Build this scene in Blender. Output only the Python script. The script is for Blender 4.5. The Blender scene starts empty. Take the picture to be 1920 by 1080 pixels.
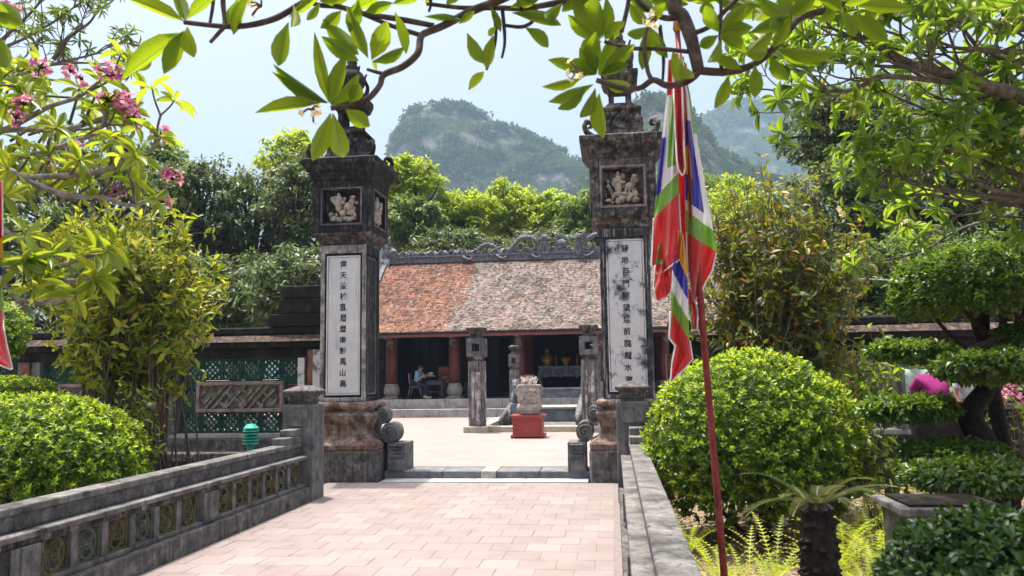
import bpy, bmesh, math, random
import numpy as np
from mathutils import Vector, Matrix, noise as mnoise

S = bpy.context.scene
COL = S.collection
R = math.radians
rng = np.random.default_rng(7)
random.seed(7)

# ------------------------------------------------------------------ camera
F = 1500.0 / 1920.0 * 36.0
EYE = 1.65
PSI, TH, ROLL = 0.123743, 0.106154, 0.015
cyaw, syaw, cth, sth = math.cos(PSI), math.sin(PSI), math.cos(TH), math.sin(TH)
FWD = np.array([-syaw * cth, cyaw * cth, sth])
_r0 = np.array([cyaw, syaw, 0.0]); _u0 = np.cross(_r0, FWD)
RGT = _r0 * math.cos(ROLL) - _u0 * math.sin(ROLL)
UPV = _u0 * math.cos(ROLL) + _r0 * math.sin(ROLL)
CAM = np.array([0.0, 0.0, EYE])
cam = bpy.data.cameras.new('camera'); camo = bpy.data.objects.new('camera', cam); COL.objects.link(camo)
cam.lens = F; cam.sensor_width = 36; cam.clip_end = 5000; cam.clip_start = 0.05
M = Matrix(((RGT[0], UPV[0], -FWD[0], 0), (RGT[1], UPV[1], -FWD[1], 0), (RGT[2], UPV[2], -FWD[2], EYE), (0, 0, 0, 1)))
camo.matrix_world = M
cam.dof.use_dof = True; cam.dof.focus_distance = 12.5; cam.dof.aperture_fstop = 5.0
S.camera = camo

def at(px, py, Y):
    """world point at depth Y that the photograph shows at pixel (px, py)"""
    d = FWD + RGT * (px - 960) / 1500 - UPV * (py - 540) / 1500
    return CAM + d * (Y / d[1])
def atv(px, py, Y): return Vector(at(px, py, Y))

# ------------------------------------------------------------------ light
W = bpy.data.worlds.new('World'); S.world = W; W.use_nodes = True
SUN_EL, SUN_AZ = 79.0, -50.0       # azimuth clockwise from +Y; the sun stands high, ahead and to the left
wn = W.node_tree; wn.nodes.clear()
wo = wn.nodes.new('ShaderNodeOutputWorld'); wb = wn.nodes.new('ShaderNodeBackground'); ws = wn.nodes.new('ShaderNodeTexSky')
ws.sky_type = 'NISHITA'; ws.sun_disc = False; ws.sun_elevation = R(SUN_EL); ws.sun_rotation = R(SUN_AZ)
ws.air_density = 0.85; ws.dust_density = 8.5; ws.ozone_density = 1.0
wb.inputs[1].default_value = 0.15
wn.links.new(ws.outputs[0], wb.inputs[0]); wn.links.new(wb.outputs[0], wo.inputs[0])
sl = bpy.data.lights.new('sun', 'SUN'); so = bpy.data.objects.new('sun', sl); COL.objects.link(so)
sl.energy = 3.3; sl.angle = R(0.53); sl.color = (1.0, 0.95, 0.87)
sd = Vector((math.sin(R(SUN_AZ)) * math.cos(R(SUN_EL)), math.cos(R(SUN_AZ)) * math.cos(R(SUN_EL)), math.sin(R(SUN_EL))))
so.rotation_euler = sd.to_track_quat('Z', 'Y').to_euler(); so.location = (-20, 0, 40)
S.view_settings.view_transform = 'Standard'; S.view_settings.look = 'None'
S.view_settings.exposure = 1.1; S.view_settings.gamma = 1; S.view_settings.use_curve_mapping = False
S.render.engine = 'CYCLES'
S.cycles.max_bounces = 8; S.cycles.diffuse_bounces = 3; S.cycles.glossy_bounces = 2; S.cycles.transmission_bounces = 4
S.cycles.volume_bounces = 0; S.cycles.transparent_max_bounces = 8
S.cycles.use_denoising = True

# ------------------------------------------------------------------ objects
ORG = {}
def props(o, label=None, cat=None, group=None, kind=None):
    if label: o['label'] = label
    if cat: o['category'] = cat
    if group: o['group'] = group
    if kind: o['kind'] = kind
    return o
def thing(name, loc, label, cat, group=None):
    o = bpy.data.objects.new(name, None); COL.objects.link(o)
    o.location = loc; o.empty_display_size = 0.2
    ORG[o.name] = Vector(loc)
    return props(o, label, cat, group)
def org(p): return ORG[p.name] if p is not None else Vector((0, 0, 0))
def link(name, me, parent=None, kind=None):
    o = bpy.data.objects.new(name, me); COL.objects.link(o)
    if parent is not None:
        o.parent = parent; ORG[o.name] = org(parent)
    else: ORG[o.name] = Vector((0, 0, 0))
    if kind: o['kind'] = kind
    return o

class MB:
    def __init__(s): s.v = []; s.f = []; s.m = []; s.mi = 0
    def add(s, vs, fs):
        b = len(s.v); s.v += [tuple(v) for v in vs]; s.f += [tuple(b + i for i in f) for f in fs]; s.m += [s.mi] * len(fs); return s
    def box(s, x0, x1, y0, y1, z0, z1, mat=None):
        vs = [(x, y, z) for z in (z0, z1) for y in (y0, y1) for x in (x0, x1)]
        if mat is not None: vs = [mat @ Vector(v) for v in vs]
        return s.add(vs, [(0, 2, 3, 1), (4, 5, 7, 6), (0, 1, 5, 4), (2, 6, 7, 3), (0, 4, 6, 2), (1, 3, 7, 5)])
    def rings(s, rings, caps=True, closed=False):
        n = len(rings[0]); vs = [p for r in rings for p in r]; fs = []
        k = len(rings)
        for i in range(k if closed else k - 1):
            a, b = i * n, ((i + 1) % k) * n
            for j in range(n):
                j2 = (j + 1) % n
                fs.append((a + j, a + j2, b + j2, b + j))
        if caps and not closed:
            fs.append(tuple(range(n - 1, -1, -1))); fs.append(tuple((k - 1) * n + j for j in range(n)))
        return s.add(vs, fs)
    def sq(s, cx, cy, prof, ch=0.0):
        """square lathe: prof = [(half, z)], corners cut by ch"""
        rs = []
        for h, z in prof:
            c = min(ch, h * .6)
            if c > 0:
                q = c * .3
                pts = [(-h + c, -h), (h - c, -h), (h - q, -h + q), (h, -h + c), (h, h - c), (h - q, h - q), (h - c, h), (-h + c, h), (-h + q, h - q), (-h, h - c), (-h, -h + c), (-h + q, -h + q)]
            else: pts = [(-h, -h), (h, -h), (h, h), (-h, h)]
            rs.append([(cx + x, cy + y, z) for x, y in pts])
        return s.rings(rs)
    def lathe(s, cx, cy, prof, n=16):
        return s.rings([[(cx + r * math.cos(2 * math.pi * j / n), cy + r * math.sin(2 * math.pi * j / n), z) for j in range(n)] for r, z in prof])
    def tube(s, pts, rad, n=8, closed=False):
        pts = [Vector(p) for p in pts]; k = len(pts)
        if not hasattr(rad, '__len__'): rad = [rad] * k
        up = None; rs = []
        for i, p in enumerate(pts):
            if closed: t = pts[(i + 1) % k] - pts[i - 1]
            else: t = pts[min(i + 1, k - 1)] - pts[max(i - 1, 0)]
            t.normalize()
            if up is None:
                up = Vector((0, 0, 1)) if abs(t.z) < .9 else Vector((1, 0, 0))
            b = t.cross(up); b.normalize(); up = b.cross(t)
            rs.append([p + (b * math.cos(2 * math.pi * j / n) + up * math.sin(2 * math.pi * j / n)) * rad[i] for j in range(n)])
        return s.rings(rs, True, closed)
    def lump(s, c, r, seed=0, n=6, m=8, amp=.25):
        c = Vector(c); r = r if hasattr(r, '__len__') else (r, r, r); rs = []
        for i in range(n + 1):
            th = math.pi * (i + .02) / (n + .04); ring = []
            for j in range(m):
                d = Vector((math.sin(th) * math.cos(2 * math.pi * j / m), math.sin(th) * math.sin(2 * math.pi * j / m), -math.cos(th)))
                k = 1 + amp * mnoise.noise(d * 1.7 + Vector((seed * 3.1, seed * 1.7, seed)))
                ring.append((c.x + d.x * r[0] * k, c.y + d.y * r[1] * k, c.z + d.z * r[2] * k))
            rs.append(ring)
        return s.rings(rs)
    def mesh(s, name, mats, o=Vector((0, 0, 0)), smooth=False):
        me = bpy.data.meshes.new(name)
        me.from_pydata([(v[0] - o[0], v[1] - o[1], v[2] - o[2]) for v in s.v], [], s.f)
        for m in (mats if isinstance(mats, (list, tuple)) else [mats]): me.materials.append(m)
        if any(s.m): me.polygons.foreach_set('material_index', s.m)
        if smooth: me.polygons.foreach_set('use_smooth', [True] * len(s.f))
        me.update(); return me
    def build(s, name, mats, parent=None, smooth=False, bevel=0, kind=None):
        o = link(name, s.mesh(name, mats, org(parent), smooth), parent, kind)
        if bevel:
            b = o.modifiers.new('Bevel', 'BEVEL'); b.width = bevel; b.segments = 2; b.limit_method = 'ANGLE'; b.angle_limit = R(40)
        return o

def smooth_path(pts, n=6):
    """Catmull-Rom through pts"""
    P = [Vector(p) for p in pts]; P = [P[0] * 2 - P[1]] + P + [P[-1] * 2 - P[-2]]; out = []
    for i in range(1, len(P) - 2):
        for k in range(n):
            t = k / n; a, b, c, d = P[i - 1:i + 3]
            out.append(.5 * ((2 * b) + (c - a) * t + (2 * a - 5 * b + 4 * c - d) * t * t + (3 * b - a - 3 * c + d) * t ** 3))
    out.append(P[-2]); return out

# ------------------------------------------------------------------ materials
class NT:
    def __init__(s, name):
        s.m = bpy.data.materials.new(name); s.m.use_nodes = True; s.t = s.m.node_tree; s.t.nodes.clear()
        s.out = s.n('ShaderNodeOutputMaterial'); s.b = s.n('ShaderNodeBsdfPrincipled'); s.l(s.b.outputs[0], s.out.inputs[0])
        s._pos = None
    def n(s, k): return s.t.nodes.new(k)
    def l(s, a, b): s.t.links.new(a, b)
    def pos(s, sc=(1, 1, 1)):
        if s._pos is None: s._pos = s.n('ShaderNodeNewGeometry').outputs['Position']
        if sc == (1, 1, 1): return s._pos
        mp = s.n('ShaderNodeMapping'); mp.inputs['Scale'].default_value = sc; s.l(s._pos, mp.inputs[0]); return mp.outputs[0]
    def noise(s, scale, sc=(1, 1, 1), detail=6, rough=.6, dist=0):
        k = s.n('ShaderNodeTexNoise'); s.l(s.pos(sc), k.inputs['Vector'])
        k.inputs['Scale'].default_value = scale; k.inputs['Detail'].default_value = detail; k.inputs['Roughness'].default_value = rough; k.inputs['Distortion'].default_value = dist
        return k.outputs[0]
    def ramp(s, fac, stops, interp='LINEAR'):
        r = s.n('ShaderNodeValToRGB'); e = r.color_ramp.elements; r.color_ramp.interpolation = interp
        while len(e) < len(stops): e.new(0.5)
        for x, (p, c) in zip(e, stops):
            x.position = p; x.color = (c, c, c, 1) if not hasattr(c, '__len__') else (*c, 1)
        s.l(fac, r.inputs[0]); return r.outputs[0]
    def mix(s, fac, a, b, mode='MIX'):
        k = s.n('ShaderNodeMix'); k.data_type = 'RGBA'; k.blend_type = mode
        for v, i in ((fac, 0), (a, 6), (b, 7)):
            if hasattr(v, 'links'): s.l(v, k.inputs[i])
            elif i == 0: k.inputs[0].default_value = v
            else: k.inputs[i].default_value = (*v, 1)
        return k.outputs[2]
    def math(s, op, a, b=0.0):
        k = s.n('ShaderNodeMath'); k.operation = op
        for v, i in ((a, 0), (b, 1)):
            if hasattr(v, 'links'): s.l(v, k.inputs[i])
            else: k.inputs[i].default_value = v
        return k.outputs[0]
    def bump(s, h, strength=.4, dist=.02):
        k = s.n('ShaderNodeBump'); k.inputs['Strength'].default_value = strength; k.inputs['Distance'].default_value = dist
        s.l(h, k.inputs['Height']); s.l(k.outputs[0], s.b.inputs['Normal'])
    def col(s, c):
        if hasattr(c, 'links'): s.l(c, s.b.inputs['Base Color'])
        else: s.b.inputs['Base Color'].default_value = (*c, 1)
        return s
    def rough(s, r, spec=.3):
        s.b.inputs['Roughness'].default_value = r; s.b.inputs['Specular IOR Level'].default_value = spec; return s

def plain(name, c, rough=.6, var=.15, scale=8, metal=0, bump=.15):
    k = NT(name); f = k.noise(scale)
    k.col(k.ramp(f, [(.3, tuple(x * (1 - var) for x in c)), (.7, tuple(min(1, x * (1 + var)) for x in c))])).rough(rough)
    k.b.inputs['Metallic'].default_value = metal; k.bump(f, bump, .01); return k.m
def stone(name, stops, scale=5, streak=None, top=None, rough=.85, bump=.5, bd=.02):
    """stops: lichen/stone tones by noise; streak=(colour, lo, hi) vertical wash marks; top=(colour, amount) growth"""
    k = NT(name); f = k.noise(scale, detail=10, rough=.68)
    c = k.ramp(f, stops)
    if streak:
        g = k.noise(1.0, (20, 20, 1.0), 9, .72)
        c = k.mix(k.ramp(g, [(streak[1], 0.0), (streak[2], 1.0)]), c, streak[0])
    if top:
        g2 = k.noise(2.2, (1, 1, 1), 7, .65)
        c = k.mix(k.ramp(g2, [(top[1], 0.0), (top[1] + .12, 1.0)]), c, top[0])
    g3 = k.noise(60, detail=3)
    c = k.mix(.5, c, k.ramp(g3, [(.3, .6), (.7, 1.0)]), 'MULTIPLY')
    k.col(c).rough(rough, .2); k.bump(k.math('ADD', f, k.math('MULTIPLY', g3, .25)), bump, bd); return k.m
def leafmat(name, stops, trans, tmix=.45, rough=.38, spec=.4, ribc=None):
    """stops: leaf tones picked at random per leaf; trans: colour of light coming through"""
    k = NT(name); a = k.n('ShaderNodeNewGeometry'); o = k.n('ShaderNodeObjectInfo')
    f = k.math('FRACT', k.math('ADD', a.outputs['Random Per Island'], k.math('MULTIPLY', o.outputs['Random'], 5.37)))
    c = k.ramp(f, stops)
    t = k.mix(.55, c, trans)
    c = k.mix(1.0, c, (1.22, 1.2, 1.1), 'MULTIPLY')
    t = k.mix(1.0, t, (2.7, 2.6, 1.8), 'MULTIPLY')
    if ribc:
        at_ = k.n('ShaderNodeAttribute'); at_.attribute_name = 'rib'
        rf = k.ramp(at_.outputs['Fac'], [(.86, 0.0), (.96, .8)])
        c = k.mix(rf, c, ribc); t = k.mix(rf, t, tuple(x * 1.5 for x in ribc))
        nz = k.noise(30, detail=4); c = k.mix(.35, c, k.ramp(nz, [(.3, .55), (.7, 1.0)]), 'MULTIPLY')
    k.col(c).rough(rough, spec)
    tr = k.n('ShaderNodeBsdfTranslucent'); k.l(t, tr.inputs[0])
    mx = k.n('ShaderNodeMixShader'); mx.inputs[0].default_value = tmix
    k.l(k.b.outputs[0], mx.inputs[1]); k.l(tr.outputs[0], mx.inputs[2]); k.l(mx.outputs[0], k.out.inputs[0])
    return k.m

M_ = {}
M_['soil'] = stone('soil', [(.3, (.14, .10, .07)), (.5, (.30, .23, .17)), (.7, (.42, .33, .26))], 3, top=((.06, .075, .03), .62), bump=.8)
M_['black_stone'] = stone('black_stone', [(.30, (.012, .012, .013)), (.48, (.03, .03, .032)), (.60, (.085, .08, .075)), (.72, (.26, .24, .22))], 6, streak=((.014, .014, .015), .46, .6))
M_['black_stone_worn'] = stone('black_stone_worn', [(.28, (.015, .015, .016)), (.44, (.045, .043, .042)), (.56, (.15, .135, .12)), (.70, (.42, .38, .34))], 7, streak=((.02, .02, .022), .5, .62), top=((.30, .15, .09), .62))
M_['grey_stone'] = stone('grey_stone', [(.28, (.055, .055, .056)), (.45, (.13, .13, .13)), (.6, (.22, .22, .215)), (.75, (.36, .35, .34))], 5, streak=((.05, .05, .053), .52, .66), bump=.6)
M_['plinth_stone'] = stone('plinth_stone', [(.3, (.04, .04, .042)), (.47, (.11, .105, .10)), (.6, (.20, .19, .18)), (.75, (.4, .38, .36))], 8, streak=((.05, .05, .05), .5, .66), bump=.7)
M_['rail_stone'] = stone('rail_stone', [(.28, (.05, .05, .05)), (.42, (.115, .113, .108)), (.56, (.20, .195, .185)), (.75, (.32, .31, .295))], 4.5, streak=((.04, .04, .042), .54, .66), top=((.04, .04, .041), .57), bump=.6)
M_['pale_stone'] = stone('pale_stone', [(.3, (.22, .21, .2)), (.5, (.40, .385, .37)), (.7, (.55, .53, .51))], 4, streak=((.2, .2, .2), .55, .7))
M_['red_plaster'] = stone('red_plaster', [(.30, (.035, .03, .028)), (.44, (.12, .08, .062)), (.56, (.27, .21, .18)), (.70, (.44, .38, .35))], 6, streak=((.17, .065, .032), .53, .66), bump=.6)
M_['white_panel'] = stone('white_panel', [(.22, (.30, .31, .33)), (.36, (.66, .67, .69)), (.6, (.80, .80, .80))], 2.5, streak=((.33, .34, .36), .57, .72), bump=.2, rough=.7)
M_['white_panel_worn'] = stone('white_panel_worn', [(.34, (.05, .05, .055)), (.41, (.3, .31, .33)), (.47, (.72, .72, .73)), (.65, (.82, .82, .81))], 3.2, streak=((.10, .105, .115), .60, .67), bump=.3, rough=.7)
M_['frame_worn'] = stone('frame_worn', [(.30, (.018, .019, .023)), (.48, (.05, .052, .06)), (.62, (.12, .12, .13)), (.74, (.32, .32, .32))], 5, streak=((.55, .55, .55), .52, .60))
M_['frame_grey'] = stone('frame_grey', [(.28, (.07, .07, .07)), (.42, (.20, .195, .19)), (.54, (.42, .41, .39)), (.70, (.62, .60, .57))], 4, streak=((.04, .04, .042), .54, .64))
M_['cream_carving'] = stone('cream_carving', [(.3, (.12, .11, .10)), (.45, (.38, .34, .28)), (.6, (.58, .50, .40)), (.72, (.66, .62, .56))], 9, bump=.5)
M_['ink'] = stone('ink', [(.36, (.018, .018, .02)), (.56, (.03, .03, .033)), (.70, (.30, .30, .31))], 14, bump=.1)
M_['dark_wall'] = stone('dark_wall', [(.3, (.010, .010, .011)), (.5, (.024, .023, .023)), (.66, (.07, .065, .06)), (.8, (.2, .18, .16))], 5, streak=((.012, .012, .013), .45, .62))
M_['brown_coping'] = stone('brown_coping', [(.3, (.025, .02, .018)), (.48, (.07, .05, .042)), (.62, (.19, .13, .10)), (.76, (.34, .27, .23))], 11, streak=((.03, .025, .023), .5, .62))
M_['brick_red'] = stone('brick_red', [(.3, (.08, .04, .03)), (.5, (.22, .1, .065)), (.7, (.36, .2, .14))], 6, streak=((.03, .025, .024), .5, .62))
M_['green_glaze'] = stone('green_glaze', [(.3, (.008, .035, .028)), (.5, (.012, .075, .055)), (.7, (.03, .14, .10))], 6, rough=.35, bump=.2)
M_['ochre_glaze'] = stone('ochre_glaze', [(.32, (.03, .034, .024)), (.5, (.095, .085, .04)), (.7, (.19, .16, .07))], 9, rough=.5, bump=.3)
M_['olive_glaze'] = stone('olive_glaze', [(.32, (.04, .05, .045)), (.5, (.09, .11, .07)), (.7, (.18, .2, .13))], 9, rough=.5, bump=.3)
M_['pink_frame'] = stone('pink_frame', [(.3, (.13, .10, .10)), (.5, (.30, .23, .22)), (.7, (.44, .36, .34))], 7)
M_['fret'] = stone('fret', [(.3, (.06, .055, .05)), (.5, (.2, .185, .16)), (.7, (.42, .39, .35))], 8)
def paver(name):
    k = NT(name); o = k.n('ShaderNodeObjectInfo'); a = k.n('ShaderNodeNewGeometry')
    f = k.math('FRACT', k.math('ADD', a.outputs['Random Per Island'], k.math('MULTIPLY', o.outputs['Random'], 3.7)))
    c = k.ramp(f, [(0, (.248, .205, .192)), (.35, (.258, .214, .20)), (.7, (.268, .224, .211)), (.96, (.285, .25, .24)), (1, (.27, .21, .18))])
    n = k.noise(2.5, detail=8); c = k.mix(.6, c, k.ramp(n, [(.32, .72), (.5, .95), (.65, 1.0)]), 'MULTIPLY')
    g = k.noise(45, detail=4); c = k.mix(.4, c, k.ramp(g, [(.3, .75), (.7, 1.0)]), 'MULTIPLY')
    k.col(c).rough(.75, .3); k.bump(g, .25, .005); return k.m
M_['paver'] = paver('paver')
def courtmat():
    k = NT('court_paving'); br = k.n('ShaderNodeTexBrick'); k.l(k.pos(), br.inputs['Vector'])
    br.inputs['Scale'].default_value = 1; br.inputs['Brick Width'].default_value = .33; br.inputs['Row Height'].default_value = .33; br.inputs['Mortar Size'].default_value = .006
    br.inputs['Color1'].default_value = (.31, .268, .253, 1); br.inputs['Color2'].default_value = (.285, .24, .225, 1); br.inputs['Mortar'].default_value = (.3, .25, .22, 1)
    n = k.noise(.8, detail=8); c = k.mix(.5, br.outputs[0], k.ramp(n, [(.3, .75), (.65, 1.0)]), 'MULTIPLY')
    k.col(c).rough(.75, .3); k.bump(br.outputs['Fac'], -.2, .004); return k.m
M_['court'] = courtmat()
M_['mortar'] = plain('mortar', (.215, .182, .172), .9, .2, 20)
M_['blue_stone'] = stone('blue_stone', [(.3, (.13, .145, .16)), (.5, (.22, .24, .265)), (.7, (.36, .385, .41))], 4)
M_['apron'] = stone('apron_stone', [(.3, (.26, .28, .30)), (.5, (.38, .40, .42)), (.7, (.5, .52, .53))], 4)
M_['kerb_grey'] = stone('kerb_stone', [(.3, (.10, .105, .11)), (.5, (.18, .19, .20)), (.7, (.30, .315, .33))], 6)
M_['cream_stone'] = stone('cream_stone', [(.3, (.3, .26, .2)), (.5, (.46, .41, .33)), (.7, (.58, .54, .46))], 6)
def rooftile(name, stops):
    k = NT(name); a = k.n('ShaderNodeNewGeometry'); c = k.ramp(a.outputs['Random Per Island'], stops)
    n = k.noise(1.6, detail=8, rough=.7); c = k.mix(.85, c, k.ramp(n, [(.36, .38), (.56, 1.0)]), 'MULTIPLY')
    g = k.noise(40, detail=3); c = k.mix(.4, c, k.ramp(g, [(.3, .6), (.7, 1.0)]), 'MULTIPLY')
    k.col(c).rough(.85, .2); k.bump(g, .3, .006); return k.m
M_['tile_orange'] = rooftile('tile_orange', [(0, (.08, .05, .042)), (.2, (.18, .085, .058)), (.55, (.27, .125, .078)), (.85, (.31, .17, .115)), (1, (.11, .085, .075))])
M_['tile_grey'] = rooftile('tile_grey', [(0, (.10, .08, .07)), (.2, (.16, .13, .115)), (.5, (.225, .19, .17)), (.75, (.285, .25, .225)), (.93, (.25, .16, .12)), (1, (.33, .305, .28))])
M_['ridge'] = stone('ridge_stone', [(.3, (.06, .065, .08)), (.45, (.15, .155, .175)), (.6, (.27, .275, .29)), (.75, (.46, .46, .46))], 9)
M_['red_wood'] = plain('red_wood', (.16, .045, .04), .5, .3, 5)
M_['fascia'] = plain('fascia_wood', (.20, .07, .06), .6, .3, 6)
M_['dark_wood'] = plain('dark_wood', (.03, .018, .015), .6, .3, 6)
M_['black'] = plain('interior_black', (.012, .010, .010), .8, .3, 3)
M_['red_paint'] = plain('red_paint', (.33, .055, .05), .4, .2, 6)
M_['pole_red'] = stone('pole_red', [(.3, (.10, .025, .022)), (.5, (.24, .042, .036)), (.68, (.30, .07, .06)), (.76, (.24, .16, .14))], 14, rough=.5, bump=.3, bd=.003)
M_['gold'] = plain('gold', (.34, .19, .03), .4, .4, 12, .5)
M_['turq'] = plain('turquoise_plastic', (.04, .40, .30), .35, .06, 6)
M_['bark_grey'] = stone('bark_grey', [(.3, (.06, .055, .048)), (.5, (.14, .125, .11)), (.7, (.26, .24, .21))], 14, bump=.7)
M_['bark_pale'] = stone('bark_pale', [(.3, (.12, .11, .10)), (.5, (.25, .235, .215)), (.7, (.40, .375, .35))], 16, bump=.7, bd=.01)
M_['bark_dark'] = stone('bark_dark', [(.3, (.03, .022, .018)), (.5, (.07, .052, .042)), (.7, (.15, .12, .1))], 18, bump=.8, bd=.01)
M_['bark_shaded'] = stone('bark_shaded', [(.3, (.008, .007, .006)), (.5, (.02, .016, .013)), (.7, (.05, .04, .033))], 18, bump=.8, bd=.01)  # bark darkened, the deep shade of the garden is put into its colour
M_['twig'] = plain('twig_bark', (.12, .095, .07), .8, .35, 20)
M_['pod'] = plain('seed_pod', (.025, .018, .016), .6, .3, 20)
def cloth(name, c):
    k = NT(name); n = k.noise(300, detail=2); k.col(c).rough(.35, .45); k.b.inputs['Sheen Weight'].default_value = .3
    tr = k.n('ShaderNodeBsdfTranslucent'); tr.inputs[0].default_value = (*c, 1); mx = k.n('ShaderNodeMixShader'); mx.inputs[0].default_value = .3
    k.bump(n, .05, .001); k.l(k.b.outputs[0], mx.inputs[1]); k.l(tr.outputs[0], mx.inputs[2]); k.l(mx.outputs[0], k.out.inputs[0]); return k.m
FL = [cloth('silk_red', (.56, .022, .022)), cloth('silk_green', (.17, .38, .04)), cloth('silk_white', (.74, .75, .78)), cloth('silk_blue', (.03, .025, .36)), cloth('silk_yellow', (.75, .40, .02))]
M_['skin'] = plain('skin_tone', (.42, .25, .17), .5, .08, 20, bump=.03)
M_['hair'] = plain('black_hair', (.015, .012, .011), .4, .2, 30)

# ------------------------------------------------------------------ leaves
def template(cross=2, along=4, bend=.12, fold=.18, shape=None):
    """one leaf of unit length along +Y, unit width; returns verts, quads, rib value"""
    sh = shape or [(0, .12), (.25, .8), (.55, 1.0), (.82, .6), (1, .05)]
    v, q, rib = [], [], []
    for t, w in sh:
        for c in ((-1, 0, 1) if cross == 2 else (-1, 1)):
            v.append((c * w * .5, t, (-bend * t * t + (fold * abs(c) * w * .5 if cross == 2 else 0)))); rib.append(1.0 if c == 0 else 0.0)
    m = 3 if cross == 2 else 2
    for i in range(len(sh) - 1):
        for j in range(m - 1):
            a = i * m + j; q.append((a, a + 1, a + m + 1, a + m))
    return np.array(v), np.array(q), np.array(rib)
T_BIG = template(2, 4, .14, .34, [(0, .06), (.12, .32), (.32, .82), (.55, 1.0), (.75, .8), (.9, .38), (1, .03)])
T_MID = template(2, 4, .16, .25, [(0, .1), (.35, .95), (.7, .8), (1, .04)])
T_TINY = template(1, 1, .1, 0, [(0, .3), (.5, 1.0), (1, .15)])
T_CARD = template(1, 1, 0, 0, [(0, .5), (1, .7)])

def norm(a): return a / np.maximum(np.linalg.norm(a, axis=-1, keepdims=True), 1e-9)
def frames(A, N):
    A = norm(A); N = norm(N - A * np.sum(N * A, -1, keepdims=True)); B = np.cross(A, N); return B, A, N
def joined(name, T, P, A, N, L, Wd, mat, parent, kind='stuff'):
    tv, tq, rib = T; B, A, N = frames(A, N); n = len(P)
    if n == 0: return None
    o = np.array(org(parent))
    V = (P - o)[:, None, :] + (tv[None, :, 0:1] * Wd[:, None, None]) * B[:, None, :] + (tv[None, :, 1:2] * L[:, None, None]) * A[:, None, :] + (tv[None, :, 2:3] * L[:, None, None]) * N[:, None, :]
    k, q = len(tv), len(tq)
    me = bpy.data.meshes.new(name)
    me.vertices.add(n * k); me.vertices.foreach_set('co', V.astype(np.float32).ravel())
    idx = (tq[None] + (np.arange(n) * k)[:, None, None]).ravel().astype(np.int32)
    me.loops.add(n * q * 4); me.loops.foreach_set('vertex_index', idx)
    me.polygons.add(n * q); me.polygons.foreach_set('loop_start', np.arange(0, n * q * 4, 4, dtype=np.int32))
    me.polygons.foreach_set('use_smooth', np.ones(n * q, dtype=bool))
    at_ = me.attributes.new('rib', 'FLOAT', 'POINT'); at_.data.foreach_set('value', np.tile(rib, n).astype(np.float32))
    me.materials.append(mat); me.update(calc_edges=True)
    return link(name, me, parent, kind)
_tm = {}
def tmesh(T, mat):
    key = (id(T), mat.name)
    if key not in _tm:
        tv, tq, rib = T
        me = bpy.data.meshes.new('leaf'); me.from_pydata(tv.tolist(), [], tq.tolist())
        at_ = me.attributes.new('rib', 'FLOAT', 'POINT'); at_.data.foreach_set('value', rib.astype(np.float32))
        me.polygons.foreach_set('use_smooth', [True] * len(tq)); me.materials.append(mat); me.update(); _tm[key] = me
    return _tm[key]
def scores(P, L):
    d = P - CAM; w = d @ FWD; x = (d @ RGT) / np.maximum(w, .01) * 1500 + 960; y = 540 - (d @ UPV) / np.maximum(w, .01) * 1500
    inside = (w > .1) & (x > -10) & (x < 1930) & (y > -10) & (y < 1090)
    return np.where(inside, L / np.maximum(w, .1), 0)
def foliage(T, P, A, N, L, Wd, mat, parent, parts=0, name='leaf', rest='foliage', bias=None, minpx=9):
    """the leaves that show largest as single parts, the remainder as one joined part"""
    P, A, N, L, Wd = map(np.asarray, (P, A, N, L, Wd))
    sel = np.zeros(len(P), bool)
    if parts:
        sc = scores(P, L)
        if bias is not None: sc = sc * bias
        order = np.argsort(-sc)[:parts]; order = order[sc[order] * 1500 > minpx]; sel[order] = True
        B, A2, N2 = frames(A, N); me = tmesh(T, mat); o = np.array(org(parent))
        for i in np.nonzero(sel)[0]:
            ob = bpy.data.objects.new(name, me); COL.objects.link(ob); ob.parent = parent
            b, a, n, p = B[i] * Wd[i], A2[i] * L[i], N2[i] * L[i], P[i] - o
            ob.matrix_local = Matrix(((b[0], a[0], n[0], p[0]), (b[1], a[1], n[1], p[1]), (b[2], a[2], n[2], p[2]), (0, 0, 0, 1)))
    k = ~sel
    if k.any(): joined(rest, T, P[k], A[k], N[k], L[k], Wd[k], mat, parent)
def rdir(n, g=rng): return norm(g.normal(size=(n, 3)))
def rosette(p, d, n, L, g, spread=(45, 100), wr=.3):
    d = np.array(d, float) / np.linalg.norm(d); a0 = norm(np.cross(d, [.3, .5, .8])); b0 = np.cross(d, a0); out = []
    for i in range(n):
        ph = i * 2.4 + g.normal() * .25; al = R(g.uniform(*spread)); rad = a0 * math.cos(ph) + b0 * math.sin(ph)
        ax = d * math.cos(al) + rad * math.sin(al); nn = d * math.sin(al) - rad * math.cos(al)
        ax = ax + np.array([0, 0, -.18]); l = L * g.uniform(.7, 1.15)
        out.append((np.array(p) - d * .04 * i / n * L * 4, ax, nn + g.normal(size=3) * .15, l, l * wr * g.uniform(.85, 1.15)))
    return out
def unpack(rows):
    return [np.array([r[i] for r in rows]) for i in range(5)]

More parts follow.
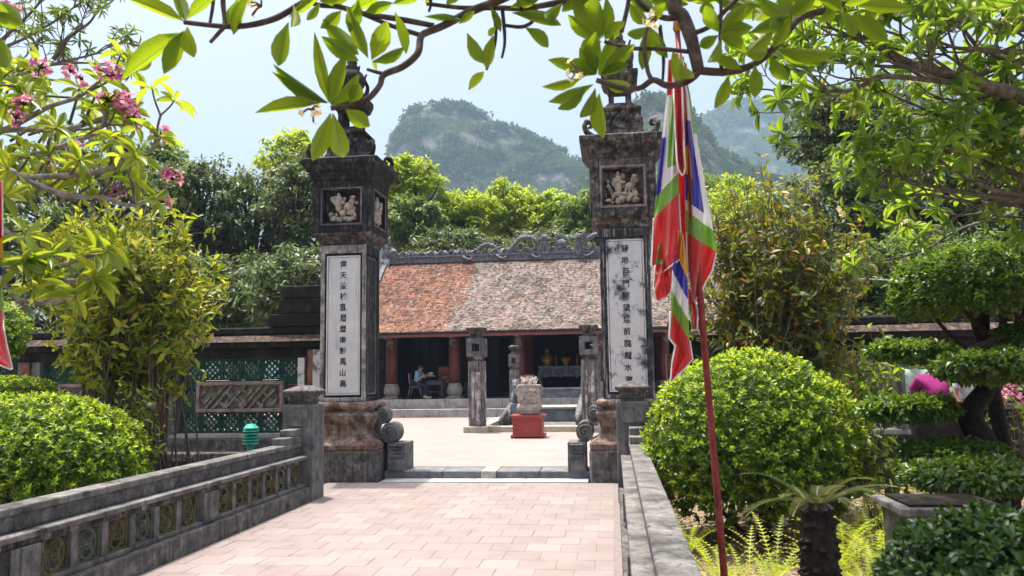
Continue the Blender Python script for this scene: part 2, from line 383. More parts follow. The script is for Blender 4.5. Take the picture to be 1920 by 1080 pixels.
# ================================================================== SETTING
g = MB(); nx = 60
xs = np.linspace(-60, 60, 61); ys = np.linspace(-30, 60, 46)
for y in ys:
    for x in xs:
        z = -.14 + .05 * mnoise.noise(Vector((x * .5, y * .5, 3))) + .02 * mnoise.noise(Vector((x * 2.3, y * 2.3, 1)))
        g.v.append((x, y, z))
for j in range(45):
    for i in range(60): a = j * 61 + i; g.f.append((a, a + 1, a + 62, a + 61)); g.m.append(0)
for a in [(-1100, -50, -60, 1650), (60, -50, 1100, 1650), (-60, -50, 60, -30), (-60, 60, 60, 1650)]:
    g.add([(a[0], a[1], -.16), (a[2], a[1], -.16), (a[2], a[3], -.16), (a[0], a[3], -.16)], [(0, 1, 2, 3)])
ground = g.build('ground', M_['soil'], smooth=True)
props(ground, 'brown earth of the garden beds with leaf litter', 'ground', kind='structure')

def hillmat(name, rock, green):
    k = NT(name); f = k.noise(.03, (1, 1, 1.4), 10, .7); f2 = k.noise(.17, (1, 1, .45), 9, .72)
    c = k.mix(k.ramp(f, [(.36, 0.0), (.50, 1.0)]), k.ramp(f2, [(.3, tuple(x * .45 for x in rock)), (.6, rock)]), k.ramp(f2, [(.35, tuple(x * .5 for x in green)), (.65, green)]))
    k.col(c).rough(.9, .1); k.bump(f2, 1.0, 7.0); return k.m
M_['hill'] = hillmat('limestone_hill', (.30, .285, .27), (.05, .09, .028))
def hill_leaf():
    k = NT('hill_trees_leaf'); f = k.noise(.055, detail=6, rough=.65); a = k.n('ShaderNodeNewGeometry'); f2 = k.math('ADD', k.math('MULTIPLY', f, .8), k.math('MULTIPLY', a.outputs['Random Per Island'], .22))
    k.col(k.ramp(f2, [(.34, (.018, .04, .014)), (.5, (.05, .085, .025)), (.62, (.095, .135, .04)), (.72, (.13, .135, .07))])).rough(.9, .05)
    tr = k.n('ShaderNodeBsdfTranslucent'); tr.inputs[0].default_value = (.10, .16, .03, 1); mx = k.n('ShaderNodeMixShader'); mx.inputs[0].default_value = .25
    k.l(k.b.outputs[0], mx.inputs[1]); k.l(tr.outputs[0], mx.inputs[2]); k.l(mx.outputs[0], k.out.inputs[0]); return k.m
HILL_LEAF = hill_leaf() or leafmat('hill_trees_leaf', [(0, (.03, .06, .02)), (.5, (.055, .095, .03)), (1, (.09, .14, .04))], (.12, .18, .03), .3, .8, .1)
def hill(name, prof, Y0, depth, label, seed, amp=6, nveg=1500, vs=2.2, nx=150, ny=46):
    P = [at(px, py, Y0) for px, py in prof]; X = np.array([p[0] for p in P]); Z = np.array([p[2] for p in P])
    gx = np.linspace(X[0], X[-1], nx); gz = np.interp(gx, X, Z); V = np.zeros((ny, nx, 3)); off = Vector((seed * 7.7, seed * 3.3, 0))
    sc = amp
    for j in range(ny):
        t = -1 + 1.6 * j / (ny - 1)
        for i in range(nx):
            fall = 1 - abs(t) ** 1.7 if t < 0 else 1 - t ** 2
            x, y = gx[i], Y0 + t * depth
            q = Vector((x / (sc * 5), y / (sc * 5), 0)) + off
            n = mnoise.fractal(q, 1.0, 2.1, 6)
            n2 = mnoise.fractal(q * 3.1, .9, 2.1, 4)
            zz = -1 + (gz[i] + 1) * fall + (n * sc + n2 * sc * .35) * min(1, (1 - fall) * 2.2 + .12)
            V[j, i] = (x + n2 * sc * .3, y + n * sc * .8, max(zz, -.5))
    m = MB(); m.v = [tuple(p) for p in V.reshape(-1, 3)]
    for j in range(ny - 1):
        for i in range(nx - 1): a = j * nx + i; m.f.append((a, a + 1, a + nx + 1, a + nx)); m.m.append(0)
    o = m.build(name, M_['hill'], smooth=True); props(o, label, 'hill', kind='structure')
    g = np.random.default_rng(seed); Pn, An, Nn, Ln = [], [], [], []
    while len(Pn) < nveg:
        j, i = g.uniform(3, ny - 2), g.uniform(1, nx - 2)
        p = V[int(j), int(i)] * (1 - j % 1) + V[int(j) + 1, int(i)] * (j % 1); p = p + np.array([(i % 1) * (gx[1] - gx[0]), 0, 0])
        if mnoise.fractal(Vector(p) / (sc * 1.5) + off, 1, 2, 3) + .5 * mnoise.noise(Vector(p) / (sc * 5) + off) + g.normal() * .08 < .0: continue
        Pn.append(p)
    Pn = np.array(Pn); k = 16
    sz = g.uniform(.5, 1.3, len(Pn)) * vs
    C = np.repeat(Pn, k, 0) + rdir(len(Pn) * k, g) * np.repeat(sz, k)[:, None] * g.uniform(.4, 1, (len(Pn) * k, 1)) * [1, 1, .8] + np.repeat(sz, k)[:, None] * [0, 0, .45]
    A = rdir(len(C), g); N = rdir(len(C), g) + [0, -.3, .9]; L = np.repeat(sz, k) * g.uniform(.45, .8, len(C))
    v = joined('hill_trees', T_TINY, C, A, N, L, L * .7, HILL_LEAF, o, 'stuff')
    return o
hill('limestone_hill', [(732, 420), (741, 340), (744, 275), (747, 246), (760, 230), (780, 208), (806, 198), (834, 193), (862, 198), (895, 213), (930, 229), (980, 255), (1030, 278), (1090, 304), (1150, 325), (1220, 350), (1320, 390), (1400, 430)], 700, 132, 'tall limestone hill with steep cliff end, rising beyond the temple roof', 3, 14, 7000, 4.0)
hill('rocky_hill', [(1090, 350), (1140, 250), (1180, 200), (1212, 180), (1245, 184), (1270, 202), (1295, 228), (1318, 258), (1340, 285), (1400, 320), (1500, 370)], 520, 130, 'grey rocky hill behind the gate pillar and flag', 5, 10, 3200, 3.2)
hill('far_hill', [(1180, 330), (1260, 280), (1310, 236), (1345, 210), (1372, 196), (1410, 197), (1450, 204), (1500, 195), (1560, 195), (1640, 150), (1700, 150), (1760, 190), (1830, 200), (1920, 230), (2100, 300)], 1150, 240, 'far bluish wooded hill beyond the garden trees', 9, 18, 4500, 7.5)

hz = MB(); hz.box(-1150, 1150, -55, 1700, -1.6, 430)
k = NT('air_haze'); k.t.nodes.remove(k.b); pv = k.n('ShaderNodeVolumePrincipled'); pv.inputs['Color'].default_value = (.54, .78, 1.0, 1); pv.inputs['Density'].default_value = .00042; pv.inputs['Anisotropy'].default_value = 0.0
k.l(pv.outputs[0], k.out.inputs['Volume'])
haze = hz.build('haze', k.m); props(haze, 'pale haze of the humid air over the valley', 'haze', kind='stuff')
for v in (ground,): pass

# ------------------------------------------------------------------ path and court
GX = -2.0                                    # axis of path, gate and temple
p = MB(); p.box(GX - 2.46, GX + 2.46, -5, 12.28, -.3, -.005)
path = p.build('path', M_['mortar']); props(path, 'terracotta paved path between the two stone balustrades', 'path', kind='structure')
ts = .332; rows = int((12.26 - 5.2) / ts)
tv = []
for i in range(4):
    t = MB(); a = ts / 2 - .0016
    t.sq(0, 0, [(a, -.03), (a, -.004), (a - .003, 0)]); tv.append(t.mesh('tile', M_['paver']))
half = MB(); half.rings([[(-ts / 4 + .004, -a, z), (ts / 4 - .004, -a, z), (ts / 4 - .004, a, z), (-ts / 4 + .004, a, z)] for z in (-.03, 0)]); hm = half.mesh('tile', M_['paver'])
ytop = 12.26
def put(me, x, y, z, parent, name, rz=0):
    o = bpy.data.objects.new(name, me); COL.objects.link(o); o.parent = parent; q = org(parent)
    o.location = (x - q.x, y - q.y, z - q.z); o.rotation_euler = (random.gauss(0, .002), random.gauss(0, .002), rz + random.gauss(0, .004)); return o
x0 = GX - 2.0 - .02
for r in range(rows):
    y = ytop - ts * (r + .5); n = 12
    if r % 2 == 0:
        for c in range(n): put(tv[0], x0 + ts * (c + .5), y, random.uniform(-.0015, .001), path, 'tile')
    else:
        put(hm, x0 + ts * .25, y, 0, path, 'tile')
        for c in range(n - 1): put(tv[0], x0 + ts * (c + 1), y, random.uniform(-.0015, .001), path, 'tile')
        put(hm, x0 + ts * (n - .25), y, 0, path, 'tile')
rest = MB()
for r in range(rows, rows + 29):
    y = ytop - ts * (r + .5)
    for c in range(12):
        x = x0 + ts * (c + .5); rest.box(x - ts / 2 + .004, x + ts / 2 - .004, y - ts / 2 + .004, y + ts / 2 - .004, -.03, -.001)
rest.build('paving_tiles', M_['paver'], path, kind='stuff')

c = MB(); c.box(-14, 10, 13.34, 28.3, -.3, .118); court = c.build('courtyard', M_['court'])
props(court, 'bright tiled courtyard floor before the temple', 'courtyard', kind='structure')
st = thing('threshold_step', (GX, 12.9, 0), 'low stone kerb step crossing the gateway between the pillars', 'step')
xe = [-3.70, -2.75, -2.13, -1.88, -1.2, -.38]
for i in range(5):
    b = MB(); d = .02 if i == 2 else 0
    b.box(xe[i] + .004, xe[i + 1] - .004, 12.74 - d, 13.32, -.05, .115 + d * .3)
    b.build('kerb_stone', M_['cream_stone'] if i == 2 else M_['kerb_grey'], st, bevel=.012)
ap = [-3.66, -2.9, -2.2, -1.4, -.42]
for i in range(4):
    b = MB(); b.box(ap[i] + .004, ap[i + 1] - .004, 12.31, 12.73, -.05, .004 + .001 * i); b.build('apron_slab', M_['apron'], st, bevel=.004)

# ------------------------------------------------------------------ balustrades
def lattice_flower():
    m = MB()
    w, h = .115, .155
    m.mi = 0
    def ring(cy, cz, ry, rz, rad, x=0, n=14): m.tube([(x, cy + ry * math.cos(2 * math.pi * i / n), cz + rz * math.sin(2 * math.pi * i / n)) for i in range(n)], rad, 5, True)
    ring(0, 0, .098, .145, .013)
    ring(0, .062, .06, .075, .010, .004); ring(0, -.062, .06, .075, .010, .004)
    ring(0, 0, .04, .05, .010, .008)
    for s in (-1, 1):
        m.tube([(0, s * .115, .15), (0, s * .06, .075), (0, 0, 0)], .010, 5)
        m.tube([(0, s * .115, -.15), (0, s * .06, -.075), (0, 0, 0)], .010, 5)
    for z in (-h, h): m.box(-.03, .02, -.125, .125, z - .012, z + .012)
    for y in (-.122, .122): m.box(-.028, .018, y - .012, y + .012, -h + .012, h - .012)
    return m
FLO = {k: lattice_flower().mesh('lattice_tile', M_[k]) for k in ('ochre_glaze', 'olive_glaze')}
def balustrade(sx, xin, label):
    """sx=-1: left of the path, sx=+1: right. xin = face towards the path; cross-section grows outwards"""
    t = thing('balustrade', (xin, 6, 0), label, 'balustrade', 'stone balustrades along the path')
    X = lambda d0, d1: (min(xin + sx * d0, xin + sx * d1), max(xin + sx * d0, xin + sx * d1))
    y0, y1 = -4.6, 10.43
    def bar(name, d0, d1, z0, z1, mat='rail_stone', bev=.01, ya=y0, yb=y1):
        b = MB(); b.box(*X(d0, d1), ya, yb, z0, z1); return b.build(name, M_[mat], t, bevel=bev)
    bar('base_curb', .01, .36, -.3, .19, 'plinth_stone', .015)
    bar('bottom_rail', .075, .32, .19, .235)
    bar('ledge', .045, .32, .555, .60, bev=.008); bar('ledge_molding', .075, .31, .505, .555, 'black_stone_worn')  # darker stone below the ledge paints in the shade of the overhang
    bar('upper_wall', .165, .315, .60, .715, 'plinth_stone'); bar('coping', .145, .335, .715, .775, bev=.012)
    yy = 10.09; k = 0; slots = []
    pitch = .372
    for i in range(40):
        y = 10.08 - pitch * i; 
        if y < -4.4: break
        if i % 7 == 6:
            b = MB(); b.box(*X(.05, .33), y - .15, y + .15, .235, .505); b.box(*X(.035, .06), y - .06, y + .06, .236, .504); b.build('pier', M_['rail_stone'], t, bevel=.008)
        else: slots.append(y)
    for i, y in enumerate(slots):
        for e in (-1,) if (i + 1 < len(slots) and abs(slots[i + 1] - y + pitch) < .01) else ():
            b = MB(); b.box(*X(.09, .30), y - pitch / 2 - .040, y - pitch / 2 + .040, .235, .505); b.build('baluster', M_['rail_stone'], t, bevel=.006)
        o = put(FLO['ochre_glaze' if random.random() < .6 else 'olive_glaze'], xin + sx * .125, y, .37, t, 'lattice_tile'); o.scale = (1, 1.1, .84)
    # stepped end against the post
    b = MB(); b.box(*X(.15, .33), 9.9, 10.45, .775, .865); b.box(*X(.155, .325), 10.12, 10.451, .865, .955); b.build('stepped_end', M_['rail_stone'], t, bevel=.012)
    # end post: a square shaft with necking and a low pyramid cap
    cx = xin + sx * .215; cy = 10.67
    b = MB(); b.sq(cx, cy, [(.215, -.2), (.215, 1.25), (.205, 1.27)], .01); post = b.build('end_post', M_['grey_stone'], t, bevel=.008)
    b = MB(); b.sq(cx, cy, [(.15, 1.27), (.15, 1.30), (.17, 1.32), (.15, 1.34), (.16, 1.38), (.20, 1.41), (.225, 1.43), (.225, 1.455), (.19, 1.475), (.08, 1.52), (.01, 1.53)]); b.build('post_cap', M_['plinth_stone'], t, bevel=.006)
    b = MB(); b.box(cx - .14, cx + .14, 10.438, 10.46, .98 if sx < 0 else 1.0, 1.2); b.build('post_panel', M_['rail_stone'], t, bevel=.008)
    return t
balustrade(-1, GX - 2.02, 'grey stone balustrade with ochre lattice tiles facing the path, seen lengthwise, beside the yellow shrub')
balustrade(1, GX + 2.02, 'grey stone balustrade seen from above, between path and round clipped bush')

# ------------------------------------------------------------------ gate pillars
def char_meshes(text, size):
    out = []
    for ch in text:
        cu = bpy.data.curves.new('inscription', 'FONT'); cu.body = ch; cu.size = size; cu.extrude = .002; cu.align_x = 'CENTER'; cu.resolution_u = 2; cu.offset = .0016
        ob = bpy.data.objects.new('inscription', cu); COL.objects.link(ob)
        bpy.context.view_layer.update()
        me = bpy.data.meshes.new_from_object(ob.evaluated_get(bpy.context.evaluated_depsgraph_get())); bpy.data.objects.remove(ob); out.append(me)
        me.materials.clear(); me.materials.append(M_['ink'])
    return out
def relief(cx, cz, w, h, y, seed, parent, rot=0, C=None):
    """a carved plaster scene of figures, beasts and rocks in a recess; rot turns it about the pillar axis C"""
    g = random.Random(seed); m = MB()
    def L(x, z, r, d=.03, s=0): m.lump((cx + x * w, y - d, cz + z * h), r, g.random() * 50, 6, 8, .45)
    for i in range(26): L(g.uniform(-.44, .44), g.uniform(-.46, -.18), (g.uniform(.025, .06), .04, g.uniform(.025, .055)), g.uniform(.0, .05))
    for i in range(14): L(g.uniform(-.44, .44), g.uniform(-.2, .35), (g.uniform(.02, .045), .03, g.uniform(.02, .05)), g.uniform(0, .03))
    bx, bz = g.uniform(-.18, -.05), .12                      # a standing figure
    L(bx, bz - .12, (.055, .045, .10), .04); L(bx, bz + .10, (.06, .045, .08), .05); L(bx, bz + .27, (.032, .034, .04), .055)
    L(bx - .12, bz + .06, (.03, .03, .06), .05); L(bx + .12, bz + .02, (.055, .03, .028), .055)
    qx = .2; L(qx, .0, (.09, .05, .06), .045); L(qx + .1, .16, (.05, .05, .07), .05); L(qx + .14, .3, (.045, .04, .035), .055)   # a rearing beast
    for dx in (-.12, -.02, .1, .17): L(qx + dx, -.16, (.02, .025, .07), .045)
    if rot:
        Rm = Matrix.Translation(C) @ Matrix.Rotation(rot, 4, 'Z') @ Matrix.Translation(-C); m.v = [tuple(Rm @ Vector(v)) for v in m.v]
    o = m.build('relief_carving', M_['cream_carving'], parent, smooth=True); return o
def gate_pillar(cx, sc, text, label, worn, zs, hb):
    cy = 12.93; t = thing('gate_pillar', (cx, cy, 0), label, 'gate pillar', 'tall gate pillars')
    C = Vector((cx, cy, 0)); Bk = M_['black_stone_worn' if worn else 'black_stone']
    h = .365 * sc
    b = MB(); b.sq(cx, cy, [(.63, -.1), (.63, .44), (.615, .475)], .16); b.build('plinth', M_['plinth_stone'], t, bevel=.01)
    b = MB(); b.sq(cx, cy, [(.60, .475), (.62, .50), (.62, .56), (.585, .60), (.50, .64), (.455, .70), (.445, .78), (.47, .88), (.51, .96), (.52, 1.02), (.49, 1.06), (.45, 1.075), (.45, 1.11), (.49, 1.125), (.515, 1.16), (.505, 1.20), (.45, 1.225), (.40, 1.235)], .12)
    b.build('moulded_base', M_['red_plaster'], t, smooth=False, bevel=.008)
    b = MB(); b.sq(cx, cy, [(h - .03, 1.235), (h - .03, zs)]); sh = b.build('shaft', Bk, t)
    faces = [(0, 'front')] + [(R(90), 'side'), (R(-90), 'side'), (R(180), 'back')]
    def rot(m, a):
        if a:
            Rm = Matrix.Translation(C) @ Matrix.Rotation(a, 4, 'Z') @ Matrix.Translation(-C); m.v = [tuple(Rm @ Vector(v)) for v in m.v]
        return m
    yf = cy - h
    for a, kind in faces:
        m = MB(); iw = h * (.82 if kind == 'front' else .70); e = .0 if kind in ('front', 'back') else .0305
        # stiles and rails stand proud of the core and leave a sunk panel; the side faces fit between the front ones
        m.box(cx - h + e, cx - iw, yf, yf + .03, 1.24, zs - .002); m.box(cx + iw, cx + h - e, yf, yf + .03, 1.24, zs - .002)
        m.box(cx - iw, cx + iw, yf + .001, yf + .03, 1.24, 1.30); m.box(cx - iw, cx + iw, yf + .001, yf + .03, zs - .14, zs - .003)
        rot(m, a).build('frame', (M_['frame_worn'] if worn else M_['frame_grey']) if kind == 'front' else Bk, t, bevel=.008)
        m = MB(); w2 = iw - .03
        for z0, z1 in ((1.34, 1.365), (zs - .205, zs - .18)): m.box(cx - w2, cx + w2, yf + .008, yf + .03, z0, z1)
        for x0_, x1_ in ((cx - w2, cx - w2 + .022), (cx + w2 - .022, cx + w2)): m.box(x0_, x1_, yf + .0085, yf + .0298, 1.365, zs - .205)
        rot(m, a).build('panel_border', M_['grey_stone'] if kind != 'front' else M_['white_panel_worn' if worn else 'white_panel'], t, bevel=.006)
        m = MB(); m.box(cx - w2 + .03, cx + w2 - .03, yf + .019, yf + .0305, 1.372, zs - .212)
        pn = rot(m, a).build('inscription_panel', (M_['white_panel_worn' if worn else 'white_panel'] if kind == 'front' else Bk), t)
        if kind == 'front':
            ms = char_meshes(text, .118); top = zs - .33; step = (top - 1.52) / (len(text) - 1)
            for i, me in enumerate(ms):
                o = bpy.data.objects.new('character', me); COL.objects.link(o); o.parent = pn; q = org(pn)
                o.rotation_euler = (R(90), R(random.uniform(-4, 4)), 0); o.scale = (1.0, random.uniform(1.0, 1.12), 1)
                o.location = (cx + .0 + random.uniform(-.006, .006) - q.x, yf + .0165 - q.y, top - step * i - .04 - q.z)
    # mouldings under the box
    z = zs; H = .475 * sc
    b = MB(); b.sq(cx, cy, [(h + .005, z), (h + .02, z + .015), (h + .02, z + .05), (h + .045, z + .065), (h + .05, z + .10), (H, z + .15), (H + .008, z + .165), (H + .008, z + .185)], .0); b.build('lower_moulding', M_['black_stone_worn'], t, bevel=.006)
    z0 = z + .185; z1 = z0 + hb
    b = MB(); b.sq(cx, cy, [(H - .10, z0), (H - .10, z1)]); bx = b.build('head_core', Bk, t)
    yf2 = cy - H
    for a, kind in faces:
        m = MB(); iw = H * .60; e = 0 if kind in ('front', 'back') else .101
        m.box(cx - H + e, cx - iw, yf2, yf2 + .10, z0, z1); m.box(cx + iw, cx + H - e, yf2, yf2 + .10, z0, z1)
        m.box(cx - iw, cx + iw, yf2 + .001, yf2 + .1, z0, z0 + .17); m.box(cx - iw, cx + iw, yf2 + .001, yf2 + .1, z1 - .17, z1)
        rot(m, a).build('head_frame', Bk, t, bevel=.01)
        m = MB(); ow = iw + .05
        zz0, zz1 = z0 + .12, z1 - .12
        m.box(cx - ow, cx + ow, yf2 - .012, yf2 + .0, zz0, zz0 + .03); m.box(cx - ow, cx + ow, yf2 - .012, yf2, zz1 - .03, zz1)
        m.box(cx - ow, cx - ow + .03, yf2 - .0115, yf2, zz0 + .03, zz1 - .03); m.box(cx + ow - .03, cx + ow, yf2 - .0115, yf2, zz0 + .03, zz1 - .03)
        rot(m, a).build('head_border', M_['grey_stone'] if not worn else M_['pink_frame'], t, bevel=.006)
        if kind != 'back': relief(cx, (z0 + z1) / 2, iw * 1.75, (z1 - z0) - .38, yf2 + .10, int(cx * 10) + int(a * 5), t, a, C)
    z = z1
    b = MB(); b.sq(cx, cy, [(H + .0, z), (H + .015, z + .02), (H + .015, z + .07), (H + .03, z + .08), (H + .035, z + .12), (H + .075, z + .16), (H + .13, z + .25), (H + .15, z + .27), (H + .15, z + .345), (H + .12, z + .36), (H + .05, z + .37)], .0)
    b.build('cornice', M_['black_stone_worn'] if worn else M_['black_stone'], t, bevel=.012)
    zc = z + .37; z = zc
    b = MB(); b.sq(cx, cy, [(.46 * sc, z), (.44 * sc, z + .04), (.36 * sc, z + .07), (.325 * sc, z + .14), (.30 * sc, z + .30), (.27 * sc, z + .46), (.31 * sc, z + .48), (.31 * sc, z + .52), (.24 * sc, z + .56), (.19 * sc, z + .62)], .03); b.build('pedestal', Bk, t, bevel=.01)
    for a, kind in faces:
        m = MB(); gq = random.Random(5 + int(a))
        for i in range(16): m.lump((cx + gq.uniform(-.2, .2), cy - .325 * sc + .05 * (i / 16), z + gq.uniform(.1, .42)), gq.uniform(.02, .042), i, 5, 6, .4)
        m.tube([(cx + .1 * math.cos(u), cy - .31 * sc - .01, z + .26 + .1 * math.sin(u)) for u in np.linspace(0, 5.2, 14)], .018, 6)
        rot(m, a).build('leaf_carving', M_['black_stone_worn'], t, smooth=True)
    for sx in (-1, 1):
        for sy in (-1, 1):
            m = MB(); pts = [(cx + sx * (.40 + dx) * sc, cy + sy * (.40 + dx) * sc, zc + dz) for dx, dz in ((-.06, .0), (.02, .01), (.10, .06), (.13, .15), (.10, .22), (.05, .23), (.03, .17), (.07, .14))]
            m.tube(smooth_path(pts, 4), list(np.linspace(.055, .022, 29)), 8); m.lump(pts[4], .05, 3); m.build('corner_scroll', Bk, t, smooth=True)
    z = zc + .62
    b = MB()
    for sx in (-1, 1):
        for sy in (-1, 1): b.box(cx + sx * .14 - .045, cx + sx * .14 + .045, cy + sy * .14 - .045, cy + sy * .14 + .045, z, z + .24)
    b.sq(cx, cy, [(.10, z), (.08, z + .05)]); b.build('waist', Bk, t, bevel=.008)
    z += .24
    b = MB(); b.sq(cx, cy, [(.19, z), (.20, z + .04), (.26, z + .10), (.30, z + .22), (.30, z + .30), (.22, z + .32), (.15, z + .36)], .02); b.build('cap', Bk, t, bevel=.01)
    z += .36
    b = MB(); b.lathe(cx, cy, [(.15, z), (.13, z + .06), (.16, z + .10), (.22, z + .20), (.23, z + .30), (.19, z + .40), (.11, z + .46), (.13, z + .50), (.08, z + .56), (.09, z + .60), (.05, z + .72), (.02, z + .82), (.005, z + .86)], 18); b.build('finial', Bk, t, smooth=True)
    for a in range(4):
        m = MB(); an = R(45 + 90 * a); pts = [(cx + math.cos(an) * r, cy + math.sin(an) * r, z + dz) for r, dz in ((.14, .02), (.26, .08), (.30, .22), (.24, .36), (.28, .46))]
        m.tube(smooth_path(pts, 4), list(np.linspace(.05, .015, 17)), 6); m.build('finial_wing', Bk, t, smooth=True)
    return t
gate_pillar(-4.34, 1.05, '偉天雙柱直層層南對馬山高', 'dark weathered gate pillar with clean white inscription panel, beside the green lattice wall', False, 3.79, .87)
gate_pillar(.23, 1.08, '特地百門開望煙前臨龍水濶', 'weathered gate pillar with heavily streaked white inscription panel, beside the hanging festival flag', True, 3.90, .91)

# carved scroll stones stepping down on the inner side of each pillar
def spiral(m, c, r0, turns, rad, y):
    m.tube([(c[0] + r0 * (1 - u) * math.cos(turns * 6.283 * u), y, c[1] + r0 * (1 - u) * math.sin(turns * 6.283 * u)) for u in np.linspace(0, .92, 26)], rad, 6)
def scroll_stone(x, sx, label):
    t = thing('scroll_stone', (x, 12.9, 0), label, 'carved stone', 'scroll stones beside the gate pillars')
    q = M_['grey_stone']
    b = MB(); b.box(x - .145, x + .145, 12.72, 13.3, .1, .56); b.build('block', q, t, bevel=.012)
    b = MB(); b.box(x - .12, x + .12, 12.70, 12.722, .14, .30); b.build('block_panel', q, t, bevel=.008)
    m = MB()
    pts = [(x + a * .1, 12.705, .44 + b_ * .085) for a, b_ in ((1, -1), (-1, -1), (-1, 1), (1, 1), (1, -.4), (-.4, -.4), (-.4, .4), (.4, .4), (.4, 0), (0, 0))]
    m.tube(pts, .016, 4); m.build('key_carving', q, t)
    xi = x - sx * .13
    b = MB(); b.rings([[(xi + .14 * math.cos(u), y, .72 + .165 * math.sin(u)) for u in np.linspace(0, 6.283, 20, endpoint=False)] for y in (12.78, 13.2)]); b.build('volute', q, t, bevel=.012)
    m = MB(); spiral(m, (xi, .72), .12, 2, .018, 12.775); m.build('volute_carving', q, t, smooth=True)
    xj = x - sx * .27
    b = MB(); b.rings([[(xj + .10 * math.cos(u), y, .99 + .135 * math.sin(u)) for u in np.linspace(0, 6.283, 18, endpoint=False)] for y in (12.82, 13.15)]); b.build('upper_volute', q, t, bevel=.012)
    m = MB(); spiral(m, (xj, .99), .085, 1.7, .015, 12.815); m.build('upper_carving', q, t, smooth=True)
scroll_stone(-3.50, 1, 'stepped scroll stone at the foot of the pillar with the clean panel, beside the threshold')
scroll_stone(-.60, -1, 'stepped scroll stone with square spiral at the foot of the streaked pillar')

# ================================================================== TEMPLE
T = thing('temple', (GX, 31, 0), 'low wooden temple hall with red tiled roof and dragon ridge, behind the courtyard', 'temple')
HW = 7.55
def part(name, mat, parent=None, bevel=0, smooth=False, kind=None, **kw):
    b = MB(); 
    for bx in kw['boxes']: b.box(*bx)
    return b.build(name, M_[mat], parent or T, bevel=bevel, smooth=smooth, kind=kind)
sx_ = np.linspace(GX - 8.4, GX + 8.4, 9)
for i in range(8):
    part('lower_step', 'pale_stone', boxes=[(sx_[i] + .004, sx_[i + 1] - .004, 28.3 + .004 * (i % 2), 28.76, -.1, .41)], bevel=.015)
for i in range(8):
    part('upper_step', 'pale_stone', boxes=[(sx_[i] + .12, min(sx_[i + 1] + .112, GX + 8.4), 28.75 + .004 * (i % 2), 29.25, -.1, .745)], bevel=.015)
part('platform', 'grey_stone', boxes=[(GX - 8.2, GX + 8.2, 29.2, 38.5, -.1, .74)])
cols = [-6.42, -3.97, -1.49, 1.49, 3.97, 6.42]
for row, (yy, z1) in enumerate(((30.0, 3.55), (33.3, 5.6))):
    for cxx in cols:
        if row and abs(cxx) > 6: continue
        m = MB(); m.lathe(GX + cxx, yy, [(.215, 1.30), (.225, 2.0), (.205, z1)], 18); cl = m.build('column', M_['red_wood'], T, smooth=True)
        m = MB(); m.sq(GX + cxx, yy, [(.30, .74), (.30, .80)]); m.lathe(GX + cxx, yy, [(.25, .80), (.235, .85), (.29, .93), (.305, 1.0), (.305, 1.1), (.27, 1.2), (.235, 1.22), (.25, 1.26), (.24, 1.305)], 20); m.build('column_base', M_['cream_stone'], T, smooth=False)
        if not row:
            m = MB(); m.lump((GX + cxx, yy - .30, 2.86), (.13, .16, .17), cxx, 6, 8, .4); m.lump((GX + cxx + .08, yy - .36, 2.76), (.08, .1, .10), cxx + 2, 6, 8, .4); m.box(GX + cxx - .06, GX + cxx + .06, yy - 1.0, yy + .2, 2.98, 3.1); m.build('bracket', M_['fret'], T)
part('tie_beam', 'red_wood', boxes=[(GX - 6.5, GX + 6.5, 29.9, 30.1, 3.12, 3.34)])
# back wall with leaf doors deep inside
zs_ = [-6.6, -3.97, -1.49, 1.49, 3.97, 6.6]
for i in range(5):
    x0_, x1_ = GX + zs_[i] + .05, GX + zs_[i + 1] - .05
    if i == 2: continue
    n = 6; w = (x1_ - x0_) / n
    for k in range(n):
        if (i in (0, 1) and k in (3,)): continue
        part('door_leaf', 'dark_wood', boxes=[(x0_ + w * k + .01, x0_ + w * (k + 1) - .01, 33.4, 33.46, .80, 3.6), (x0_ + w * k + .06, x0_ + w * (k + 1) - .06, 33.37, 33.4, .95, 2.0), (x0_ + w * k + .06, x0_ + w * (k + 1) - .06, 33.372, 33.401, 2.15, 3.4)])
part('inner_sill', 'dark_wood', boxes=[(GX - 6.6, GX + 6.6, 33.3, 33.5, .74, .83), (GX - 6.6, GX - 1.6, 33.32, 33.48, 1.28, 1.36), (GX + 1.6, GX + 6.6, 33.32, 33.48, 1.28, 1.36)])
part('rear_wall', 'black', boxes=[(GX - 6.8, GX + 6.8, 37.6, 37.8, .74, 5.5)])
for s in (-1, 1): part('end_wall', 'dark_wall', boxes=[(GX + s * 6.85 - .15, GX + s * 6.85 + .15, 30.2, 37.6, .74, 3.6)])
